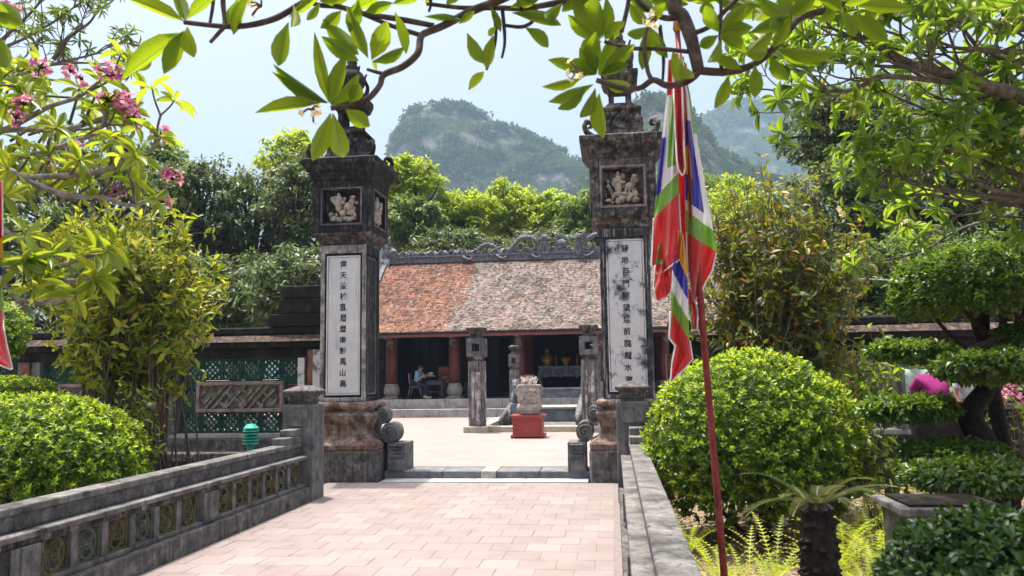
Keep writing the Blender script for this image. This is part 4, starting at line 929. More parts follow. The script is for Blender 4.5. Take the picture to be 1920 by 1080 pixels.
for s, nm in ((-1, 'carved stone cloud rail climbing to the temple steps beside the near lantern'), (1, 'carved stone cloud rail behind the burner on the streaked pillar side')):
    x = -2.1 + s * 1.08; t = thing('cloud_rail', (x, 25, .12), nm, 'stone rail', 'carved rails of the temple steps')
    m = MB(); m.tube(smooth_path([(x, 23.2, .30), (x, 24.2, .50), (x, 25.4, .62), (x, 27.0, .78), (x, 28.4, .86)], 5), list(np.linspace(.13, .15, 21)), 8); m.build('handrail', M_['grey_stone'], t, smooth=True)
    b = MB(); b.rings([[(x + d, 23.3, .10), (x + d, 28.3, .10), (x + d, 28.3, .8), (x + d, 25.4, .55), (x + d, 23.3, .28)] for d in (-.09, .09)]); b.build('rail_side', M_['plinth_stone'], t)
    for i in range(4):
        m = MB(); yc = 22.5 + i * .28; m.tube([(x + .02 * i, yc + .16 * (1 - u) * math.cos(9 * u), .28 + .05 * i + .16 * (1 - u) * math.sin(9 * u)) for u in np.linspace(0, .92, 18)], .045, 6); m.build('cloud_curl', M_['plinth_stone'], t, smooth=True)
t = thing('guardian_lion', (-3.1, 25.0, .12), 'small blue-grey stone lion seated beside the incense urn', 'stone lion')
lx, ly = -2.92, 24.2
m = MB(); m.box(lx - .16, lx + .16, ly - .25, ly + .25, .13, .75); m.build('plinth', M_['blue_stone'], t, bevel=.015)
m = MB(); m.lump((lx, ly + .08, .96), (.13, .19, .22), 3, 8, 10, .2); m.lump((lx, ly - .08, 1.1), (.12, .13, .2), 5, 8, 10, .2); m.lump((lx, ly - .16, 1.33), (.12, .13, .12), 7, 8, 10, .3); m.lump((lx, ly - .28, 1.28), (.07, .07, .06), 8, 6, 8, .2)
for s in (-1, 1): m.tube([(lx + s * .08, ly - .12, 1.05), (lx + s * .09, ly - .18, .9), (lx + s * .09, ly - .2, .76)], [.055, .045, .05], 7); m.lump((lx + s * .12, ly + .08, .85), (.08, .13, .1), s, 6, 8, .2); m.lump((lx + s * .09, ly - .14, 1.43), (.03, .03, .045), s, 5, 6, .2)
m.tube(smooth_path([(lx, ly + .26, .85), (lx, ly + .32, 1.05), (lx, ly + .25, 1.2)], 4), [.04] * 9, 6); m.build('body', M_['blue_stone'], t, smooth=True)

# ================================================================== SCREEN WALLS beside the gate
def green_lattice():
    m = MB(); h = .178
    for z in (-h + .014, h - .014): m.box(-h, h, -.05, .05, z - .014, z + .014)
    for x in (-h + .014, h - .014): m.box(x - .014, x + .014, -.048, .048, -h + .028, h - .028)
    for s in (1, -1):
        for o in (-.105, -.035, .035, .105):
            L = (.225 - abs(o) * 1.0); Rm = Matrix.Rotation(R(45 * s), 4, 'Y') @ Matrix.Translation((0, 0, o))
            m.box(-L, L, -.035 - .002 * s, .035 + .002 * s, -.011, .011, Rm)
    n = 16; m.rings([[(r * math.cos(2 * math.pi * j / n), y, r * math.sin(2 * math.pi * j / n)) for j in range(n)] for r, y in ((.15, -.042), (.15, .042), (.128, .042), (.128, -.042))], False, True)
    return m
GL = green_lattice().mesh('lattice_tile', M_['green_glaze'])
def coping(t, x0_, x1_):
    part('wall_plinth', 'plinth_stone', t, boxes=[(x0_, x1_, 12.98, 13.5, -.3, .62)], bevel=.012)
    part('wall_sill', 'pale_stone', t, boxes=[(x0_, x1_, 13.08, 13.42, .622, .70)], bevel=.01)
    part('lintel', 'dark_wall', t, boxes=[(x0_, x1_, 13.1, 13.42, 1.965, 2.14)], bevel=.01)
    part('overhang', 'dark_wall', t, boxes=[(x0_, x1_, 12.98, 13.54, 2.142, 2.24)], bevel=.012)
    n = max(1, int((x1_ - x0_) / .33)); w = (x1_ - x0_) / n
    for i in range(n):
        m = MB(); x = x0_ + i * w; j = random.uniform(-.008, .008)
        m.rings([[(x + .004, 12.93 + j, 2.245), (x + .004, 13.56, 2.245), (x + .004, 13.4, 2.36 + j), (x + .004, 13.1, 2.36 + j)], [(x + w - .004, 12.93 + j, 2.245), (x + w - .004, 13.56, 2.245), (x + w - .004, 13.4, 2.36 + j), (x + w - .004, 13.1, 2.36 + j)]]); m.build('coping_tile', M_['brown_coping'], t)
    part('coping_ridge', 'dark_wall', t, boxes=[(x0_, x1_, 13.12, 13.38, 2.365, 2.5)], bevel=.03)
def bay(t, x0_, n, fret=True):
    w = .362; rowz = (.885, 1.335, 1.782)
    for r, z in enumerate(rowz):
        for c_ in range(n):
            if r == 1 and fret and 0 < c_ < n - 1: continue
            o = bpy.data.objects.new('lattice_tile', GL); COL.objects.link(o); o.parent = t; q = org(t); o.location = (x0_ + w * (c_ + .5) - q.x, 13.26 - q.y, z - q.z)
    part('divider', 'green_glaze', t, boxes=[(x0_, x0_ + w * n, 13.22, 13.30, 1.070, 1.150), (x0_, x0_ + w * n, 13.22, 13.30, 1.518, 1.598)])
    if fret:
        a, b_ = x0_ + w * .9, x0_ + w * (n - .78); z0, z1 = 1.06, 1.58
        fo = MB(); fo.box(a, b_, 13.10, 13.2, z0, z0 + .06); fo.box(a, b_, 13.10, 13.2, z1 - .06, z1); fo.box(a, a + .06, 13.101, 13.2, z0 + .06, z1 - .06); fo.box(b_ - .06, b_, 13.101, 13.2, z0 + .06, z1 - .06)
        fo = fo.build('fret_panel', M_['pink_frame'], t, bevel=.01)
        m = MB(); H = (z1 - z0 - .12); zc = (z0 + z1) / 2; A = R(48); L = H / math.sin(A) * .5
        xa, xb = a + .06, b_ - .06; k = 0; x = xa + .28
        def bar(cx, cz, l, ang, wd=.022, dy=0): m.box(-l, l, -.03 - dy, .03 + dy, -wd, wd, Matrix.Translation((cx, 13.15, cz)) @ Matrix.Rotation(-ang, 4, 'Y'))
        while x < xb - .2:
            bar(x, zc, L, A)
            if k % 2 == 0:
                bar(x + .13, zc, L * .98, A)
                for u in (-.11, .06): bar(x + .13 + u * .6 + .085, zc + u - .03, .07, A - R(90), .02, .003); bar(x + .22 + u * .7, zc + u - .08, .10, A, .02, .001)
                x += .36
            else:
                for u in (.12, -.05): bar(x + u * .6 + .08, zc + u - .02, .07, A - R(90), .02, .003); bar(x + .17 + u * .7, zc + u - .06, .08, A, .02, .001)
                x += .30
            k += 1
        for cz_, cx2 in ((zc + .08, xa + .08), (zc - .06, xa + .13), (zc - .09, xb - .1), (zc + .07, xb - .14)): bar(cx2, cz_, .09, A, .02)
        m.box(xa, xb, 13.17, 13.172, z0 + .06, z1 - .06); m.build('key_fretwork', M_['fret'], fo)
wl = thing('screen_wall', (-8.5, 13.25, 0), 'dark coped screen wall with green lattice tiles and fret panel, beside the pillar with clean panel', 'screen wall', 'screen walls flanking the gate')
coping(wl, -14.0, -4.72)
x = -7.47; bay(wl, x, 6)
for xx in (-7.70, -10.28, -12.86):
    part('pier', 'brick_red', wl, boxes=[(xx - .10, xx + .06, 13.0, 13.42, .70, 1.965)], bevel=.01); part('pier_render', 'grey_stone', wl, boxes=[(xx + .06, xx + .22, 13.06, 13.42, .70, 1.965), (xx - .2, xx - .10, 13.05, 13.42, .70, 1.965)], bevel=.01)
bay(wl, -10.05, 6); bay(wl, -12.63, 6)
part('end_pier', 'white_panel_worn', wl, boxes=[(-5.29, -5.17, 13.02, 13.42, .7, 1.965), (-5.0, -4.86, 12.95, 13.42, .7, 2.1)], bevel=.01); part('end_pier', 'brick_red', wl, boxes=[(-5.11, -5.0, 12.98, 13.42, .7, 2.1)], bevel=.01); part('end_pier', 'black', wl, boxes=[(-5.17, -5.11, 13.08, 13.42, .7, 1.965)])
for i, (z0, z1, x0_) in enumerate(((2.5, 2.72, -5.85), (2.722, 2.98, -5.68), (2.982, 3.2, -5.62))): part('stepped_block', 'dark_wall', wl, boxes=[(x0_, -4.6, 13.1, 13.5, z0, z1)], bevel=.02)
part('front_ledge', 'black_stone_worn', wl, boxes=[(-12, -4.85, 12.5, 12.975, .30, .43)], bevel=.02); part('ledge_wall', 'black_stone', wl, boxes=[(-12, -4.86, 12.62, 12.974, -.3, .298)])
wr = thing('screen_wall', (4, 13.25, 0), 'dark coped garden wall with open bays, behind the orange-leaved shrub and clipped trees', 'screen wall', 'screen walls flanking the gate')
part('lintel', 'dark_wall', wr, boxes=[(.9, 11.0, 13.1, 13.42, 1.92, 2.1)], bevel=.01); part('overhang', 'dark_wall', wr, boxes=[(.9, 11.0, 12.98, 13.54, 2.102, 2.2)], bevel=.012)
n = 30; w = 10.1 / n
for i in range(n):
    m = MB(); x = .9 + i * w; j = random.uniform(-.01, .01); m.rings([[(x + e, 12.93 + j, 2.205), (x + e, 13.56, 2.205), (x + e, 13.4, 2.32 + j), (x + e, 13.1, 2.32 + j)] for e in (.004, w - .004)]); m.build('coping_tile', M_['brown_coping'], wr)
part('coping_ridge', 'dark_wall', wr, boxes=[(.9, 11.0, 13.12, 13.38, 2.325, 2.46)], bevel=.03)
part('wall_plinth', 'dark_wall', wr, boxes=[(.9, 4.5, 12.98, 13.5, -.3, .62)], bevel=.012); part('wall_sill', 'pale_stone', wr, boxes=[(.9, 4.5, 13.08, 13.42, .622, .70)], bevel=.01)  # plinth darker than on the other wall, deep shade painted in
bay(wr, 1.14, 6)
for xx, mm in ((1.0, 'brick_red'), (3.62, 'brick_red'), (4.41, 'grey_stone'), (7.2, 'grey_stone'), (9.9, 'grey_stone')): part('pier', mm, wr, boxes=[(xx - (.14 if abs(xx - 4.41) > .1 else .03), xx + (.12 if abs(xx - 4.41) > .1 else .03), 13.0, 13.44, .7 if xx < 4.6 else -.3, 1.92)], bevel=.012)
part('fret_panel', 'fret', wr, boxes=[(3.9, 4.34, 13.1, 13.2, 1.5, 1.56), (3.9, 4.34, 13.1, 13.2, 1.66, 1.71), (3.9, 4.34, 13.1, 13.2, 1.80, 1.85), (3.9, 3.95, 13.101, 13.2, 1.2, 1.5), (4.28, 4.34, 13.101, 13.2, 1.15, 1.9), (4.08, 4.13, 13.101, 13.2, 1.56, 1.8), (4.1, 4.3, 13.102, 13.2, 1.36, 1.41), (4.1, 4.15, 13.101, 13.2, 1.1, 1.36)], bevel=.008)
part('parapet', 'dark_wall', wr, boxes=[(4.64, 7.06, 13.05, 13.4, -.3, 1.0), (7.33, 9.76, 13.05, 13.4, -.3, 1.0)], bevel=.012); part('parapet_top', 'grey_stone', wr, boxes=[(4.64, 7.06, 13.0, 13.45, 1.002, 1.07), (7.33, 9.76, 13.0, 13.45, 1.002, 1.07)], bevel=.012)  # parapet colour darkened to carry the deep shade under the trees
person((at(1713, 700, 14.2)[0], 14.2, .12), R(150), {k: (v[0], v[1], v[2] * 1.03) for k, v in stand.items()}, 'person in pale green collared shirt standing behind the garden wall', fab('mint_shirt', (.32, .46, .40)), fab('grey_trousers', (.10, .10, .11)))
person((at(1756, 700, 13.8)[0], 13.8, .14), R(184), {k: (v[0] * 1.1, v[1], v[2] * 1.01) for k, v in bow.items()}, 'person in magenta top bending forward beside the pale green shirt', fab('magenta_top', (.24, .01, .125)), fab('dark_trousers', (.03, .03, .04)), 1.3)
person((at(1812, 700, 14.6)[0], 14.6, .12), R(20), {k: (v[0], v[1], v[2] * .96) for k, v in stand.items()}, 'person in white shirt half hidden by the clipped tree pads', fab('white_shirt', (.62, .64, .66)), fab('blue_jeans', (.05, .09, .18)))
person((-6.65, 16.5, .12), R(30), stand, 'person in red shirt glimpsed through the green lattice tiles', fab('red_shirt', (.45, .05, .05)), fab('blue_trousers', (.06, .08, .3)))

# green louvred garden lamp by the ledge
t = thing('garden_lamp', (-5.85, 12.2, -.1), 'turquoise louvred garden lamp standing by the wall ledge behind the balustrade', 'garden lamp')
lp = at(470, 832, 11.6); lx, ly, lz = lp
m = MB(); m.lathe(lx, ly, [(.05, -.15), (.05, lz)], 10); m.build('post', M_['turq'], t, smooth=True)
for i in range(5):
    z = lz + .045 * i; m = MB(); m.lathe(lx, ly, [(.118, z), (.118, z + .012), (.085, z + .032), (.06, z + .034)], 20); m.build('louvre', M_['turq'], t, smooth=False)
m = MB(); m.lathe(lx, ly, [(.06, lz), (.06, lz + .22)], 12); m.build('core', M_['black'], t, smooth=True)
m = MB(); m.lathe(lx, ly, [(.112, lz + .222), (.112, lz + .236), (.06, lz + .29), (.02, lz + .296)], 20); m.build('lid', M_['turq'], t)

# ================================================================== VEGETATION
LM = {}
LM['front'] = leafmat('frangipani_leaf', [(0, (.028, .075, .008)), (.4, (.048, .105, .009)), (.8, (.08, .135, .010)), (1, (.13, .175, .014))], (.19, .25, .004), .5, .55, .2, (.13, .20, .03))
LM['plum'] = leafmat('plumeria_leaf', [(0, (.04, .10, .012)), (.5, (.085, .165, .016)), (.85, (.15, .22, .02)), (1, (.24, .27, .03))], (.32, .36, .02), .42, .35, .5, (.2, .27, .06))
LM['yellow'] = leafmat('yellow_leaf', [(0, (.05, .10, .012)), (.4, (.085, .15, .015)), (.7, (.17, .215, .02)), (.9, (.31, .30, .03)), (1, (.46, .42, .07))], (.30, .32, .02), .33, .4, .4)
LM['orange'] = leafmat('orange_leaf', [(0, (.018, .045, .012)), (.45, (.035, .07, .012)), (.7, (.09, .12, .015)), (.85, (.22, .19, .02)), (.95, (.30, .16, .018)), (1, (.24, .06, .02))], (.20, .22, .02), .32, .4, .4)
LM['bush'] = leafmat('clipped_bush_leaf', [(0, (.014, .04, .006)), (.45, (.036, .085, .008)), (.8, (.075, .135, .011)), (.97, (.13, .19, .016)), (1, (.16, .10, .04))], (.14, .22, .01), .28, .42, .38)
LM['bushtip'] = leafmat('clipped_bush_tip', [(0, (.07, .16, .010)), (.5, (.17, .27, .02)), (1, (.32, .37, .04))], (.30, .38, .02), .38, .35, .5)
LM['pad'] = leafmat('clipped_pad_leaf', [(0, (.012, .035, .007)), (.5, (.028, .07, .010)), (.85, (.06, .12, .016)), (1, (.13, .19, .03))], (.14, .22, .02), .3, .35, .5)
LM['shade'] = leafmat('deep_green_shaded_leaf', [(0, (.004, .016, .004)), (.6, (.010, .032, .006)), (1, (.022, .055, .010))], (.03, .07, .006), .2, .45, .3)  # deep green darkened further, tree shade is put into the leaf colour
LM['frangi'] = leafmat('garden_frangipani_leaf', [(0, (.02, .06, .012)), (.5, (.05, .115, .014)), (.85, (.09, .17, .018)), (1, (.16, .23, .03))], (.24, .34, .02), .46, .35, .5, (.12, .18, .05))
LM['dark'] = leafmat('dark_tree_leaf', [(0, (.022, .045, .018)), (.45, (.05, .082, .03)), (.8, (.09, .125, .052)), (1, (.15, .19, .095))], (.10, .15, .03), .25, .48, .35)
LM['bright'] = leafmat('bright_tree_leaf', [(0, (.07, .13, .015)), (.5, (.14, .21, .02)), (.85, (.21, .28, .03)), (1, (.28, .32, .05))], (.30, .36, .02), .4, .5, .3)
LM['mid'] = leafmat('mid_tree_leaf', [(0, (.035, .07, .018)), (.5, (.07, .12, .025)), (1, (.14, .19, .05))], (.15, .22, .03), .3, .5, .3)
LM['fern'] = leafmat('fern_leaf', [(0, (.12, .19, .02)), (.5, (.20, .26, .03)), (1, (.32, .34, .05))], (.3, .35, .03), .4, .5, .3)
LM['cycad'] = leafmat('cycad_leaf', [(0, (.035, .055, .018)), (.5, (.075, .095, .035)), (1, (.15, .16, .07))], (.12, .14, .03), .22, .4, .4)
PETAL = leafmat('pink_petal', [(0, (.26, .04, .18)), (.5, (.40, .10, .28)), (.8, (.52, .30, .42)), (1, (.62, .54, .56))], (.36, .12, .26), .3, .5, .3)
CREAM = leafmat('cream_petal', [(0, (.55, .48, .30)), (1, (.72, .68, .55))], (.6, .5, .3), .3, .5, .3)
def rockf(m): return m

def tree_bg(px, py, Y, rx, ry, mat, label, nl=9000, leaf=.26, seed=0, base=0.0, clumps=190, name='leafy_tree', group='trees beyond the garden and temple', shape=1.0, cat='tree'):
    """a broad tree: crown centred where the photograph shows (px,py) at depth Y, radii in metres"""
    g = np.random.default_rng(seed); c = at(px, py, Y)
    t = thing(name, (c[0], c[1], 0), label, cat, group)
    m = MB(); h = max(.8, c[2] - ry * .3)
    tr = smooth_path([(c[0], c[1], -.2), (c[0] + .1, c[1], h * .4), (c[0] - .1, c[1], h * .75), (c[0], c[1], h)], 4); r0 = .035 * (c[2] + ry) + .05
    m.tube(tr, list(np.linspace(r0, r0 * .5, len(tr))), 8); m.build('trunk', M_['bark_dark'], t, smooth=True)
    m = MB()
    # limbs to the clumps
    cd = rdir(clumps, g); rr = g.uniform(.35, 1, clumps) ** .6
    cp = c + cd * np.array([rx, rx, ry]) * rr[:, None]; cp[:, 2] = np.maximum(cp[:, 2], .3)
    bump_ = np.array([1 + .22 * mnoise.noise(Vector(d * 2.2) + Vector((seed, 0, 0))) for d in cd]); cp = c + (cp - c) * bump_[:, None]
    for i in range(0, min(clumps, 60)):
        a = Vector(tr[int(len(tr) * g.uniform(.5, .99))]); b = Vector(cp[i]); mid = a.lerp(b, .5) + Vector((0, 0, .12 * (b - a).length)); m.tube([a, mid, b], [r0 * .28, r0 * .16, .015], 5)
    m.build('limbs', M_['bark_dark'], t, smooth=True, kind='stuff')
    k = nl // clumps; cr = g.uniform(.10, .20, clumps) * (rx + ry) * .5
    d = rdir(nl, g); d = d * (g.uniform(.3, 1, (nl, 1)) ** .5); d[:, 2] *= .55
    P = np.repeat(cp, k, 0); n = len(P); d = d[:n]; P = P + d * np.repeat(cr, k)[:, None]
    P[:, 2] = np.maximum(P[:, 2], .1)
    A = d + rdir(n, g) * .6 + [0, 0, -.35]; N = d * .4 + rdir(n, g) * .38 + [0, -.12, .85]; L = leaf * g.uniform(.6, 1.3, n)
    joined('crown', T_TINY, P, A, N, L, L * .5, mat, t)
    return t
tb = tree_bg
tb(372, 400, 30, 1.9, 2.5, LM['dark'], 'dark grey-green round tree standing between the pink flowers and the twin-topped tree', 11000, .2, 1)
tb(478, 440, 33, 2.6, 3.1, LM['dark'], 'broad dark grey-green tree filling the gap left of the dark gate pillar', 15000, .2, 2)
tb(560, 400, 31, 1.7, 2.6, LM['dark'], 'dark tree pressed against the back of the dark gate pillar', 9000, .2, 3)
tb(545, 300, 46, 1.9, 1.9, LM['bright'], 'bright green treetop peeping above the dark trees left of the gate pillar', 5000, .3, 4)
tb(440, 555, 26, 2.2, 1.6, LM['dark'], 'low dark shady tree just above the screen wall coping', 8000, .2, 5)
tb(170, 400, 27, 3.2, 3.2, LM['dark'], 'wide dark tree hidden behind the yellow-leaved shrub', 12000, .22, 6)
tb(10, 480, 24, 2.4, 3.0, LM['mid'], 'mid green tree at the edge behind the clipped round ball', 8000, .22, 7)
tb(300, 330, 34, 1.6, 1.7, LM['mid'], 'small mid green tree showing under the pink flower clusters', 6000, .22, 8)
tb(768, 345, 44, 1.9, 1.7, LM['bright'], 'bright green round tree close beside the dark pillar under the cliff', 7000, .26, 9)
tb(775, 425, 42, 1.9, 1.7, LM['mid'], 'mid green tree over the ridge end beast of the temple', 8000, .24, 10)
tb(860, 412, 46, 2.4, 1.7, LM['bright'], 'lime green tree above the ridge between its end and first dragon arch', 10000, .26, 11)
tb(950, 402, 48, 2.3, 1.9, LM['bright'], 'tallest lime green tree above the middle of the visible temple ridge', 10000, .26, 12)
tb(1040, 410, 47, 2.2, 1.7, LM['bright'], 'lime green tree above the dragon heads on the ridge', 10000, .26, 13)
tb(1105, 420, 44, 1.8, 1.9, LM['mid'], 'grey-green tree just behind the streaked gate pillar', 7000, .24, 14)
tb(850, 470, 40, 2.6, 1.1, LM['dark'], 'low dark bushy tree directly behind the temple roof', 8000, .22, 15)
tb(1010, 470, 40, 2.8, 1.1, LM['dark'], 'low dark bushy tree behind the roof dragons', 8000, .22, 16)
tb(1275, 385, 50, 3.4, 2.6, LM['mid'], 'mid green tree behind the festival flag', 10000, .28, 17)
tb(1370, 420, 44, 3.0, 2.6, LM['bright'], 'light green tree behind the orange-leaved shrub', 9000, .28, 18)
tb(1590, 245, 26, 2.0, 1.75, LM['dark'], 'dark dense round tree rising above the orange-leaved shrub', 14000, .17, 19)
tb(1600, 400, 24, 1.9, 2.2, LM['dark'], 'dark tree below the dense round treetop', 9000, .18, 20)
tb(1800, 330, 22, 2.6, 3.0, LM['dark'], 'dark leafy tree closing the view behind the garden frangipani', 13000, .18, 21)
tb(1720, 520, 19, 1.8, 1.3, LM['mid'], 'pale green shrub on the bank beyond the wall coping', 7000, .14, 22, name='leafy_shrub', cat='shrub')
tb(1560, 560, 20, 1.8, 1.2, LM['dark'], 'dark shrub beyond the wall behind the orange-leaved shrub', 6000, .16, 23, name='leafy_shrub', cat='shrub')
tb(1880, 560, 20, 2.0, 2.2, LM['dark'], 'dark shrub beyond the wall behind the dome-shaped tree', 8000, .16, 24, name='leafy_shrub', cat='shrub')
tb(1800, 705, 18.5, 2.6, 1.0, LM['dark'], 'dark low shrub behind the people at the open bay', 8000, .14, 25, name='leafy_shrub', cat='shrub')
tb(1580, 690, 17.5, 1.5, 1.2, LM['dark'], 'dark low shrub behind the wall next to the brick pier', 6000, .14, 26, name='leafy_shrub', cat='shrub')
tb(555, 540, 24, 1.5, 1.5, LM['dark'], 'dark low tree between the stepped wall block and the trees behind it', 6000, .18, 28)
tb(340, 560, 25, 2.0, 1.8, LM['dark'], 'dark low tree over the coping behind the right half of the yellow shrub', 7000, .18, 29)
tb(120, 590, 22, 2.2, 1.6, LM['dark'], 'dark low tree over the coping behind the left half of the yellow shrub', 7000, .18, 30)
tb(640, 640, 36, 2.2, 1.9, LM['dark'], 'dark low tree at the end of the temple hidden behind the pillar with clean panel', 5000, .22, 31)
tb(1300, 560, 37, 2.6, 2.4, LM['dark'], 'dark low tree at the far end of the temple behind the flag pole', 5000, .22, 32)
tb(120, 700, 19, 3.0, 1.2, LM['dark'], 'dark low shrub showing through the lattice behind the yellow shrub', 8000, .14, 27, name='leafy_shrub', cat='shrub')

# ---------------- clipped bushes
def clipped(name, c, r, n, L, mats, label, cat, flat=.0, parts=260, seed=0, trunkz=None, bottom=-.75, group=None, tips=.35, stems=9):
    """a clipped shrub: leaves through the outer shell of an uneven ellipsoid, paler tips outermost and towards the top"""
    g = np.random.default_rng(seed); c = np.array(c, float); r = np.array(r, float)
    t = thing(name, (c[0], c[1], -.12), label, cat, group)
    def shell(k):
        d = rdir(int(k * 2.2), g); d = d[d[:, 2] > bottom][:k]
        lump = np.array([mnoise.fractal(Vector(x * 2.6) + Vector((seed * 5.1, 0, 0)), 1, 2, 3) for x in d])
        dd = d.copy()
        if flat: dd[:, 2] = np.sign(dd[:, 2]) * np.abs(dd[:, 2]) ** (1 - flat)
        return d, dd, lump
    # inner leaves filling the shell
    d, dd, lump = shell(int(n * .45)); k = (.97 - g.uniform(.06, .5, len(d)) ** 1.0) * (1 + .06 * lump)
    P = c + dd * r * k[:, None]; nr = norm(d / r); m_ = len(P)
    Ls = L * 1.15 * g.uniform(.7, 1.25, m_); joined('inner_foliage', T_TINY, P, nr * .3 + rdir(m_, g), nr * .4 + rdir(m_, g) * .7 + [0, 0, .4], Ls, Ls * .55, mats[0], t)
    # shoots: whorls of leaves at the clipped surface, some proud and some sunk, the proud and upward-facing ones more often paler
    nl = 8; d, dd, lump = shell(int(n * .55 / nl)); keep = np.array([mnoise.noise(Vector(x * 7) + Vector((seed, 3, 1))) for x in d]) < .38; d, dd, lump = d[keep], dd[keep], lump[keep]; q = len(d)
    dep = g.normal(0, .015, q) + .04 * lump + np.where(g.random(q) < .02, g.uniform(.02, .06, q), 0); C = c + dd * r * (1 + dep)[:, None] + rdir(q, g) * L * .3
    nr = norm(d / r); ax = norm(nr * .8 + rdir(q, g) * .45 + [0, 0, .35]); paler = g.random(q) < np.clip(tips + .12 + dep * 9 + .28 * nr[:, 2], 0, 1)
    b0 = norm(np.cross(ax, rdir(q, g))); b1 = np.cross(ax, b0); rows = []
    ph = g.uniform(0, 6.28, (q, 1)) + np.arange(nl)[None] * 2.4; sp = np.where(np.arange(nl)[None] < 4, g.uniform(.9, 1.35, (q, nl)), g.uniform(.35, .8, (q, nl)))
    rad = b0[:, None] * np.cos(ph)[..., None] + b1[:, None] * np.sin(ph)[..., None]
    A = (ax[:, None] * np.cos(sp)[..., None] + rad * np.sin(sp)[..., None]).reshape(-1, 3); N = (ax[:, None] * np.sin(sp)[..., None] - rad * np.cos(sp)[..., None]).reshape(-1, 3) + rdir(q * nl, g) * .2
    P = (C[:, None] - ax[:, None] * (np.arange(nl)[None, :, None] < 4) * L * .35 + 0 * A.reshape(q, nl, 3)).reshape(-1, 3)
    Ls = L * g.uniform(.55, 1.3, q * nl); face = np.repeat(np.sum((CAM - C) * nr, 1) > 0, nl); tip = np.repeat(paler, nl) & (np.tile(np.arange(nl), q) >= 2)
    b = ~tip
    foliage(T_MID, P[b], A[b], N[b], Ls[b], Ls[b] * .48, mats[0], t, parts // 2, bias=face[b] * 1.0, minpx=6)
    if tip.any(): foliage(T_MID, P[tip], A[tip], N[tip], Ls[tip], Ls[tip] * .46, mats[1], t, parts // 2, bias=face[tip] * 1.0, rest='tip_foliage', minpx=6)
    m = MB()
    bz = -.15 if trunkz is None else trunkz
    for i in range(stems):
        a = Vector((c[0] + g.normal() * .08 * r[0] * 2, c[1] + g.normal() * .08 * r[1] * 2, bz)); e = Vector(c + rdir(1, g)[0] * r * [.7, .7, .3] + [0, 0, .1 * r[2]])
        mid = a.lerp(e, .5) + Vector((g.normal() * .06, g.normal() * .06, 0)); m.tube(smooth_path([a, mid, e], 4), list(np.linspace(.03, .012, 9)), 5)
    m.build('stems', M_['bark_dark'], t, smooth=True, kind='stuff')
    return t
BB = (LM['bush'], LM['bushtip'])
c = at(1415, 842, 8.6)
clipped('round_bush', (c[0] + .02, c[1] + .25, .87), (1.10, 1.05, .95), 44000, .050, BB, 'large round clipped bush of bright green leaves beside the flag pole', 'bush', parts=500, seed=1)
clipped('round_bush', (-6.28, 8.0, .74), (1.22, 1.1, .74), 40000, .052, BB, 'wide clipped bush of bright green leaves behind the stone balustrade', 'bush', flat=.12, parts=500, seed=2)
c = at(30, 722, 8.8); clipped('clipped_pad_bush', (c[0] - .1, c[1], c[2] - .02), (.50, .45, .11), 5000, .04, BB, 'flat clipped leaf pad just above the wide bush at the picture edge', 'bush', parts=80, seed=3, stems=4)
c = at(-5, 622, 10.5); clipped('ball_bush', (c[0], c[1], c[2]), (.42, .42, .40), 6000, .05, BB, 'small clipped green ball bush partly behind the flag tip at the picture edge', 'bush', parts=80, seed=4, bottom=-1, stems=4)
PP = (LM['pad'], LM['bush'])
c = at(1862, 545, 8.7); dome = clipped('dome_tree', (c[0], c[1], c[2]), (.95, .85, .44), 22000, .058, PP, 'dome-shaped clipped tree with dark trunk rising over the wall coping', 'clipped tree', flat=.1, parts=300, seed=5, bottom=-.55, trunkz=1.75, stems=10, tips=.1)
m = MB(); tp = at(1845, 640, 8.7); m.tube(smooth_path([(tp[0] + .16, 8.7, -.2), (tp[0] + .12, 8.7, .7), (tp[0] + .06, 8.7, 1.3), (tp[0], 8.7, 1.9), (tp[0] + .03, 8.7, 2.5)], 5), list(np.linspace(.09, .055, 21)), 9); m.build('trunk', M_['bark_shaded'], dome, smooth=True)
